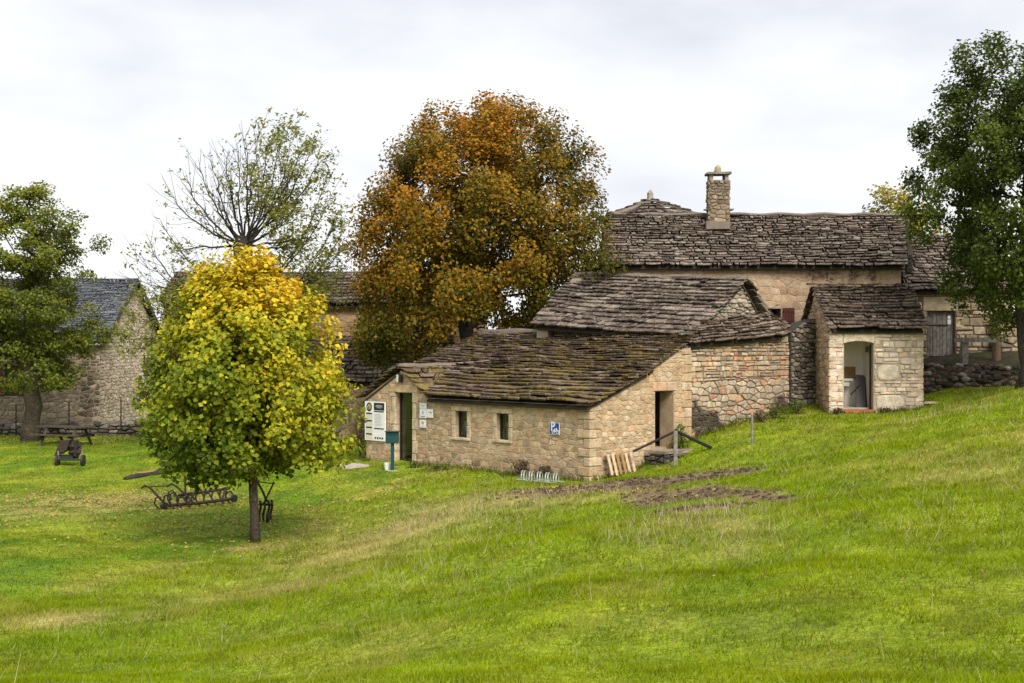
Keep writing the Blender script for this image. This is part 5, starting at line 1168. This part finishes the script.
def notice(u0, u1, v0, v1, label, lines, icon=None):
    a0, a1 = fa(u0), fa(u1); z0, z1 = fz((u0 + u1) / 2, v1), fz((u0 + u1) / 2, v0); c = fp((a0 + a1) / 2, (z0 + z1) / 2, .05)
    r = empty('notice', fp((a0 + a1) / 2, z0, .05), label, 'sign', 'notices beside the glass door'); p_ = MB().box(c, (a1 - a0, .02, z1 - z0), ax=axW).build('panel', M['white'], r)
    for (fz0, w, mt) in lines: MB().box(fp((a0 + a1) / 2, z0 + (z1 - z0) * fz0, .062), ((a1 - a0) * w, .003, .018), ax=axW).build('text_line', M[mt], p_)
    if icon:
        mb = MB(); cc_ = fp((a0 + a1) / 2, (z0 + z1) / 2 + .03, .062)
        if icon == 'arrow': mb.box(cc_, (.14, .004, .035), ax=axW); mb.prism([cc_ + UF3 * .05 + Z3 * .06, cc_ + UF3 * .05 - Z3 * .06, cc_ + UF3 * .13], NF * .004)
        else: mb.tube([cc_ - NF * .001, cc_ + NF * .003], .055, 14)
        mb.build('symbol', M['grey_print' if icon != 'dot' else 'tan'], p_)
notice(421, 427.8, 403, 408.6, 'small white notice at the top of the cluster right of the door', [(.6, .6, 'grey_print'), (.3, .4, 'grey_print')])
notice(421, 427.8, 409, 418, 'middle white notice with grey print right of the door', [(.2, .7, 'blue'), (.1, .5, 'grey_print')], 'ring')
notice(428.2, 434.2, 409, 417.6, 'white arrow notice pointing right, beside the others', [], 'arrow')
notice(421.2, 427.2, 419.8, 427.5, 'lowest white notice of the cluster right of the door', [(.2, .6, 'grey_print'), (.75, .5, 'grey_print')], 'dot')
# lamp over the door
ul = 401.6; la = fa(ul); lp = empty('wall_lamp', fp(la, fz(ul, 382), .03), 'small square wall lamp in the gable above the glass door', 'lamp')
MB().box(fp(la + .05, fz(ul, 378.3), .09), (.10, .1, .27), ax=axW).build('back_box', M['iron'], lp); MB().box(fp(la - .035, fz(ul, 378.3), .1), (.07, .13, .24), ax=axW).build('diffuser', M['cream'], lp)
# parking sign with a bicycle
a0, a1 = fa(551), fa(560.4); z0, z1 = fz(556, 434), fz(556, 423); ps = empty('parking_sign', fp((a0 + a1) / 2, z0, .05), 'blue bicycle parking sign with a white P on the front wall', 'sign')
sp = MB().box(fp((a0 + a1) / 2, (z0 + z1) / 2, .05), (a1 - a0, .02, z1 - z0), ax=axW).build('panel', M['blue'], ps)
MB().box(fp((a0 + a1) / 2, (z0 + z1) / 2, .046), (a1 - a0 + .03, .02, z1 - z0 + .03), ax=axW).build('border', M['white'], ps)
def text_mesh(txt, size, place, name, mat, parent):
    cu = bpy.data.curves.new('txt', 'FONT'); cu.body = txt; cu.size = size; cu.extrude = .002; cu.align_x = 'CENTER'; cu.align_y = 'CENTER'; cu.offset = size * .025
    to = bpy.data.objects.new('txt', cu); col.objects.link(to); bpy.context.view_layer.update(); me = bpy.data.meshes.new_from_object(to.evaluated_get(bpy.context.evaluated_depsgraph_get()))
    bpy.data.objects.remove(to); v = np.empty(len(me.vertices) * 3); me.vertices.foreach_get('co', v); v = v.reshape(-1, 3)
    w = place + UF3 * v[:, :1] + Z3 * v[:, 1:2] + NF * v[:, 2:3] - OFF[parent.name]; me.vertices.foreach_set('co', w.ravel()); me.update(); me.name = name
    me.materials.clear(); return link_mesh(name, me, mat, parent)
text_mesh('P', .36, fp(a0 + (a1 - a0) * .36, z0 + (z1 - z0) * .66, .063), 'letter', M['white'], sp)
mb = MB(); bc = fp(a0 + (a1 - a0) * .63, z0 + (z1 - z0) * .20, .064); R_ = .052
for s_ in (-1, 1):
    cw = bc + UF3 * s_ * .085; mb.tube([cw + UF3 * R_ * math.cos(t) + Z3 * R_ * math.sin(t) for t in np.linspace(0, 6.2832, 13)], .008, 5)
for p_, q_ in (((-.085, 0), (-.03, .09)), ((-.03, .09), (.05, .09)), ((.05, .09), (.085, 0)), ((-.085, 0), (.0, 0)), ((0, 0), (.05, .09)), ((0, 0), (-.03, .09)), ((.05, .09), (.04, .12))):
    mb.tube([bc + UF3 * p_[0] + Z3 * p_[1], bc + UF3 * q_[0] + Z3 * q_[1]], .008, 5)
mb.build('bicycle_symbol', M['white'], sp)

# ------------------------------------------------------------------ donation box, pot, pallet, rack, stake, rail
db = hit(392.5, 471); d0 = empty('letter_box', db, 'dark teal box on a post in front of the glass door', 'box')
s_ = db[1] / F
MB().box(db + np.array([0, 0, 14 * s_]), (3.2 * s_, .09, 29 * s_)).build('post', M['teal'], d0); tb = MB().box(db + np.array([-.3 * s_, 0, 33.5 * s_]), (13 * s_, .28, 11.5 * s_)).build('box', M['teal'], d0); bevel(tb, .02)
MB().box(db + np.array([-.3 * s_, -.02, 39.6 * s_]), (14 * s_, .36, .025)).build('lid', M['teal'], tb); MB().box(db + np.array([-.3 * s_, -.1415, 36 * s_]), (7 * s_, .006, .02)).build('slot', M['black'], tb)
MB().box(db + np.array([0, 0, .01]), (.26, .26, .03)).build('foot_plate', M['concrete'], d0)
pb = hit(387, 470.5); pb[1] += .1; mb = MB(); mb.tube([pb + Z3 * -.02, pb + Z3 * .18, pb + Z3 * .235, pb + Z3 * .24, pb + Z3 * .2], [.075, .10, .105, .09, .085], 14)
pr_ = empty('flower_pot', pb, 'small pale grey pot at the foot of the teal box', 'pot'); mb.build('pot', M['ceramic'], pr_); MB().tube([pb + Z3 * .19, pb + Z3 * .205], .085, 12).build('soil', M['dark'], pr_)
sb = hit(354, 466); mb = MB(); mb.prism([sb + np.array(q) for q in ((-.45, -.5, .05), (.55, -.55, .05), (.65, .5, .05), (-.1, .55, .05), (-.5, .1, .05))], (0, 0, -.1)); tag(mb.build('paving_slab', M['concrete'], None, sb), 'grey paving slab in the grass left of the glass door gable', 'slab')

pa = hit(615, 476.5); wl_t = online(615, C2, dr); pc = np.array([*(C2 + dr * wl_t), 0.0]); nrR = np.array([-df[0], -df[1], 0.0]); drr = np.array([*dr, 0.0])
pbase = pc + nrR * .30; pbase[2] = g(pbase[0], pbase[1]) + .0
pl = empty('wooden_pallet', pbase, 'small pale wooden pallet leaning on the right-hand wall', 'pallet'); upv = (-nrR * .20 + Z3 * .62); upv /= np.linalg.norm(upv); nn = np.cross(drr, upv)
for k in range(6):
    c = pbase + drr * ((k - 2.5) * .185 + .02 * math.sin(k * 3)) + upv * .31 + nn * .05; MB().box(c, (.10, .022, .60 + .05 * (k % 2)), ax=(drr, nn, upv)).build('slat', M['wood_pale'] if k not in (2, 3) else M['board'], pl)
for h in (.1, .33, .54): MB().box(pbase + upv * h, (1.1, .075, .07), ax=(drr, nn, upv)).build('bearer', M['wood_brown'], pl)

r0 = fp(fa(538), 0, .55); r1 = fp(fa(580), 0, .62)
bk = empty('bicycle_rack', (*((r0 + r1) / 2)[:2], g(*((r0 + r1) / 2)[:2])), 'low galvanised bicycle rack of steel hoops against the front wall', 'bicycle rack')
for q in (r0, r1): q[2] = g(q[0], q[1]) + .03
for off_ in (0, .32):
    mb = MB().tube([r0 + NF * off_, (r0 + r1) / 2 + NF * off_ + Z3 * .0, r1 + NF * off_], .02, 8); mb.build('rail', M['zinc'], bk)
for k in range(5):
    c = r0 + (r1 - r0) * (k + .5) / 5 + NF * .16
    for s_ in (-.05, .05):
        mb = MB().tube([c + UF3 * (s_ * 1.0) + NF * (.17 * math.cos(t)) + UF3 * .12 * math.cos(t) + Z3 * (.25 * max(0, math.sin(t)) ** .6) for t in np.linspace(0, math.pi, 11)], .016, 8); mb.build('hoop', M['zinc'], bk)

st = hit(752, 445); se = empty('wooden_stake', st, 'thin wooden stake standing in the grass below the red-stone wall', 'post')
MB().tube([st - Z3 * .1, st + Z3 * .4 + np.array([.01, 0, 0]), st + Z3 * .88], [.036, .034, .032], 7).build('stake', M['wood_grey'], se); MB().tube([st + Z3 * .86, st + Z3 * .9], [.034, .018], 7).build('stake_head', M['wood_pale'], se)

# landing and hand rail by the low doorway
ax_r = (drr, -nrR, Z3)
def rw(t, out_, z): return np.array([*(C2 + dr * t), z]) + nrR * out_
ld_ = Building('stone_landing', rw(3.0, .5, -3.6), 'mossy dark stone landing in front of the low doorway', 'steps')
zt = rd[2] - .02
lc_ = MB().box(rw(3.05, .38, zt - .45), (1.55, .72, .74), ax=ax_r).build('landing_core', M['mortar_black'], ld_.root)
for (O, U, wdt) in ((rw(2.26, .75, 0)[:2], dr, 1.58), (rw(2.26, .02, 0)[:2], -df, .74)):
    pass
ld_.stones(lc_, rw(2.27, .745, 0)[:2], dr, [(0, zt - .7), (1.56, zt - .7), (1.56, zt - .08), (0, zt - .08)], [], .26, .15, PAL_K, gap=.03, relief=.09)
ld_.stones(lc_, rw(2.275, .0, 0)[:2], -df, [(0, zt - .7), (.74, zt - .7), (.74, zt - .08), (0, zt - .08)], [], .26, .15, PAL_K, gap=.03, relief=.07)
for k in range(3):
    MB().box(rw(2.5 + k * .53, .38, zt - .04), (.52, .86, .09), ax=ax_r, jit=.02).build('top_slab', M['stone'], ld_.root, color=np.array((.33, .27, .21)) * (1 - .12 * k))
MB().box(rw(4.05, .5, zt - .0), (.5, .6, .16), ax=ax_r, jit=.03).build('step_slab', M['stone'], ld_.root, color=np.array((.30, .22, .17)))
ld_.finish({'stone': M['stone']})
hb_ = hit(675.5, 466); hr_ = empty('hand_rail', hb_, 'dark hand rail sloping both ways from a wooden post by the low doorway', 'railing'); Yh = hb_[1]
ptop = px(675.5, 430.5, Yh); MB().beam(hb_ - Z3 * .1, ptop, .11, .10, up=(0, 1, 0)).build('post', M['wood_grey'], hr_)
MB().tube([ptop + Z3 * -.02, px(653, 442, Yh + .15), px(633, 451.5, Yh + .2)], .035, 8).build('rail', M['iron'], hr_)
e2 = hit(711, 448.5); MB().tube([ptop + Z3 * -.0, (ptop + e2) / 2 + Z3 * .0, e2 + Z3 * .02], .05, 8).build('rail', M['iron'], hr_)

# ------------------------------------------------------------------ lawn: picnic table, old machines, log, wire posts
pt = hit(66, 444); pt[1] = 59.0; pt[0] = (66 - CU) * 59 / F; pt[2] = g(pt[0], pt[1]); ptr = empty('picnic_table', pt, 'weathered wooden picnic table in front of the garden wall', 'table')
ra_ = -.42; ux = np.array([math.cos(ra_), math.sin(ra_), 0]); uy = np.array([-math.sin(ra_), math.cos(ra_), 0])
for k in range(5): MB().box(pt + uy * (k - 2) * .155 + Z3 * .76, (2.5, .145, .05), ax=(ux, uy, Z3)).build('table_board', M['wood_dark'], ptr)
for s_ in (-1, 1):
    for k in range(2): MB().box(pt + uy * s_ * (.66 + k * .15) + Z3 * .45, (2.5, .14, .05), ax=(ux, uy, Z3)).build('bench_board', M['wood_dark'], ptr)
for e_ in (-.75, .75):
    for s_ in (-1, 1): MB().beam(pt + ux * e_ + uy * s_ * .72 - Z3 * .05, pt + ux * e_ + uy * s_ * .25 + Z3 * .735, .05, .12, up=ux).build('leg', M['wood_dark'], ptr)
    MB().box(pt + ux * (e_ + .055) + Z3 * .39, (.05, 1.6, .11), ax=(ux, uy, Z3)).build('cross_beam', M['wood_dark'], ptr); MB().box(pt + ux * (e_ + .055) + Z3 * .68, (.05, .72, .09), ax=(ux, uy, Z3)).build('cross_beam', M['wood_dark'], ptr)
# old mower
mo = hit(70, 466); mr_ = empty('old_mower', mo, 'rusty old farm machine with hopper and small wheels before the picnic table', 'farm machine'); k_ = mo[1] / F
def mp_(u, v, d=0.0): return np.array([(u - CU) * mo[1] / F, mo[1] + d, mo[2] + (466 - v) * k_])
MB().tube([mp_(57, 459.5), mp_(84, 459.5)], .04, 8).build('axle', M['iron'], mr_)
for u in (57.5, 83):
    w_ = MB(); c = mp_(u, 460.5); w_.tube([c + np.array([-.045, 0, 0]), c + np.array([.045, 0, 0])], .21, 16); wo = w_.build('wheel', M['iron'], mr_); MB().tube([c + np.array([-.07, 0, 0]), c + np.array([.07, 0, 0])], .06, 10).build('hub', M['rust'], wo)
mb = MB(); mb.prism([mp_(59, 441, .1), mp_(69, 440, .1), mp_(66, 450, .1), mp_(58, 455, .1), mp_(53, 456, .1), mp_(56, 449, .1)], (0, .5, 0)); mb.build('hopper', M['rust'], mr_)
p_, fc = blob(mp_(72, 450, .3), (.3, .35, .38), rg2); MB().add(p_, fc).build('gear_casing', M['rust'], mr_)
MB().box(mp_(64, 458, .25), (.62, .5, .16)).build('chassis', M['iron'], mr_)
MB().tube([mp_(68, 447, .2), mp_(74, 444, .1), mp_(78, 440, 0)], .05, 8).build('lever', M['rust'], mr_); MB().tube([mp_(76, 442), mp_(75, 456)], .045, 8).build('strut', M['iron'], mr_); MB().tube([mp_(82.5, 459), mp_(82, 449.5)], .018, 6).build('upright', M['wood_grey'], mr_); MB().tube([mp_(58.5, 459), mp_(58, 451)], .025, 6).build('upright', M['wood_grey'], mr_)
# spring-tine cultivator
cu_ = hit(192, 509); cr_ = empty('cultivator', cu_, 'rusty horse-drawn spring-tine cultivator on the lawn left of the yellow tree', 'farm machine'); kc_ = cu_[1] / F
def cp(u, v, d=0.0): Yk_ = cu_[1] + d; return np.array([(u - CU) * Yk_ / F, Yk_, cu_[2] + (509 - v) * kc_])
MB().tube([cp(160, 505, -.3), cp(198, 503, 0), cp(235, 499.5, .3)], .045, 8).build('front_beam', M['rust'], cr_)
MB().tube([cp(178, 497, .4), cp(206, 494, .6), cp(230, 491, .8)], .04, 8).build('rear_beam', M['rust'], cr_)
MB().tube([cp(188, 503, -.1), cp(192, 498, .3), cp(196, 494, .7)], .035, 8).build('cross_bar', M['rust'], cr_); MB().tube([cp(222, 500, .2), cp(224, 496, .5), cp(226, 491, .8)], .035, 8).build('cross_bar', M['rust'], cr_)
for i, (u, v, d) in enumerate([(159, 508, -.4), (168, 506, -.35), (174, 509, -.3), (182, 510, -.25), (191, 510, -.2), (172, 501, .3), (181, 502, .4), (190, 503, .35), (200, 502, .4), (208, 499, .5), (216, 498, .6), (224, 497, .7), (230, 496, .8)]):
    b = cp(u, v, d); b[2] = g(b[0], b[1]) + .01; h = .34 + .06 * (i % 3)
    pts = [b + np.array([.10, 0, h * .62]), b + np.array([.02, .02, h]), b + np.array([-.10, .03, h * .9]), b + np.array([-.13, .02, h * .5]), b + np.array([-.06, 0, .08]), b + np.array([.02, -.02, 0])]
    MB().tube(pts, [.026, .028, .028, .026, .026, .03], 7).build('tine', M['rust'], cr_)
for (a_, b_, d) in ((141, 165, -.2), (167, 193, .3)):
    MB().tube([cp(a_, 487.5, d), cp(a_ + 4, 484.8, d), cp(a_ + 9, 487, d), cp(b_, 503, d)], [.03, .03, .03, .035], 8).build('handle', M['rust'], cr_)
MB().tube([cp(145, 486.5, -.1), cp(170, 486.5, .25)], .018, 6).build('handle_bar', M['rust'], cr_); MB().tube([cp(185.5, 496, .3), cp(185, 478, .3), cp(184.5, 474, .3)], .03, 8).build('upright', M['rust'], cr_)
for (u, v) in ((234, 499.5), (165, 505)):
    c = cp(u, v, .3 if u > 200 else -.3); w_ = MB(); w_.tube([c + np.array([-.03, .02, 0]), c + np.array([.03, -.02, 0])], .11, 14); w_.build('wheel', M['iron'], cr_)
# plough seen end-on behind the trunk
pg = hit(265, 521); gr_ = empty('hoe_plough', pg, 'narrow rusty wheeled hoe just right of the yellow tree trunk', 'farm machine'); kg = pg[1] / F
def gp(u, v, d=0.0): return np.array([(u - CU) * (pg[1] + d) / F, pg[1] + d, pg[2] + (521 - v) * kg])
MB().tube([gp(266, 500), gp(263, 492), gp(258, 483), gp(256, 481)], .03, 8).build('handle', M['rust'], gr_); MB().tube([gp(266, 500, .3), gp(271, 490, .3), gp(274, 483, .3)], .022, 8).build('handle', M['rust'], gr_); MB().tube([gp(259, 482), gp(275, 484.5, .2)], .016, 6).build('handle_bar', M['rust'], gr_)
MB().tube([gp(266, 499, -.3), gp(266, 503, .5)], .05, 8).build('beam', M['rust'], gr_); MB().tube([gp(259, 504), gp(273, 505)], .035, 8).build('cross_bar', M['rust'], gr_)
for (u, d) in ((260, .1), (264, -.1), (268.5, .1), (271.5, .3)):
    b = gp(u, 521, d); MB().tube([b + Z3 * .5, b + np.array([.03, -.05, .36]), b + np.array([-.03, .02, .15]), b + np.array([0, -.08, 0])], .032, 7).build('tine', M['rust'], gr_)
c = gp(268, 516, -.25); w_ = MB(); w_.tube([c + np.array([-.03, 0, 0]), c + np.array([.03, 0, 0])], .14, 14); w_.build('wheel', M['iron'], gr_)
# log
l0, l1 = hit(125, 480), hit(172, 471.5); lg = empty('log', (l0 + l1) / 2, 'mossy split log lying on the lawn left of the yellow tree', 'log')
mb = MB(); mb.tube([l0 + Z3 * .02, l0 * .8 + l1 * .2 + Z3 * .05, l0 * .5 + l1 * .5 + Z3 * .03 + np.array([0, .08, 0]), l0 * .25 + l1 * .75 + Z3 * .05, l1 + Z3 * .03], [.08, .12, .10, .13, .10], 9); mb.build('trunk_piece', M['bark_dark'], lg); MB().tube([l0 * .85 + l1 * .15 + Z3 * .13, l0 * .4 + l1 * .6 + Z3 * .12 + np.array([0, .05, 0]), l1 + Z3 * .10], [.045, .05, .04], 7).build('split_face', M['board'], lg)
# wire posts on the garden wall
for i, (u, v0, v1, lb) in enumerate(((16, 405, 432, 'thin iron fence post at far left before the barn'), (69, 402, 428, 'thin iron fence post above the picnic table'), (121, 400, 425, 'thin iron fence post before the pale barn gable'))):
    b = px(u, v1 + 3, 64.3); o_ = MB().tube([b, px(u, v0, 64.3)], .03, 6); r_ = empty('fence_post', b, lb, 'post', 'iron posts along the garden wall'); o_.build('post_rod', M['iron'], r_); MB().tube([px(u, v0, 64.3), px(u, v0 - .6, 64.3)], [.055, .04], 6).build('post_cap', M['iron'], r_)
# things inside the cabin doorway
sk = empty('wash_basin', (10.75, 46.4, -1.2), 'white wash basin on the back wall inside the cabin doorway', 'basin')
MB().box((10.78, 46.4, -1.24), (.62, .38, .07)).build('basin_rim', M['ceramic'], sk); MB().box((10.78, 46.43, -1.36), (.4, .3, .18)).build('bowl', M['ceramic'], sk); MB().tube([(10.86, 46.55, -1.35), (10.86, 46.55, -2.1)], .022, 8).build('waste_pipe', M['zinc'], sk); MB().tube([(10.72, 46.55, -1.2), (10.72, 46.5, -1.08), (10.72, 46.42, -1.08)], .015, 6).build('tap', M['zinc'], sk)
MB_ = MB().box((10.96, 46.585, -1.03), (.58, .03, .40)); bo = empty('splash_board', (10.96, 46.58, -1.24), 'brown fibreboard panel above the basin in the cabin', 'board'); MB_.build('panel', M['board'], bo); MB().box((10.96, 46.566, -1.232), (.58, .012, .02)).build('trim', M['wood_brown'], bo)
gb = empty('leaning_board', (11.3, 45.9, hd[2]), 'dark grey board leaning upright inside the cabin doorway', 'board'); z_ = hd[2]
MB().beam((11.22, 45.7, z_), (11.30, 46.2, z_ + 1.12), .30, .04, up=(0, 1, 0)).build('panel', M['grey_board'], gb); MB().beam((11.41, 45.75, z_), (11.45, 46.2, z_ + 1.05), .05, .05, up=(0, 1, 0)).build('batten', M['iron'], gb); MB().tube([(10.98, 46.1, z_ + .48), (11.22, 45.9, z_ + .82)], .018, 6).build('prop', M['iron'], gb)
gs = empty('soap_dispenser', (11.49, 45.95, -.34), 'small olive dispenser on the right wall inside the cabin', 'dispenser'); MB().box((11.475, 45.95, -.25), (.07, .14, .2)).build('case', material('olive_case', (.12, .13, .05), rough=.5), gs); MB().box((11.435, 45.95, -.33), (.02, .06, .03)).build('nozzle', M['iron'], gs)
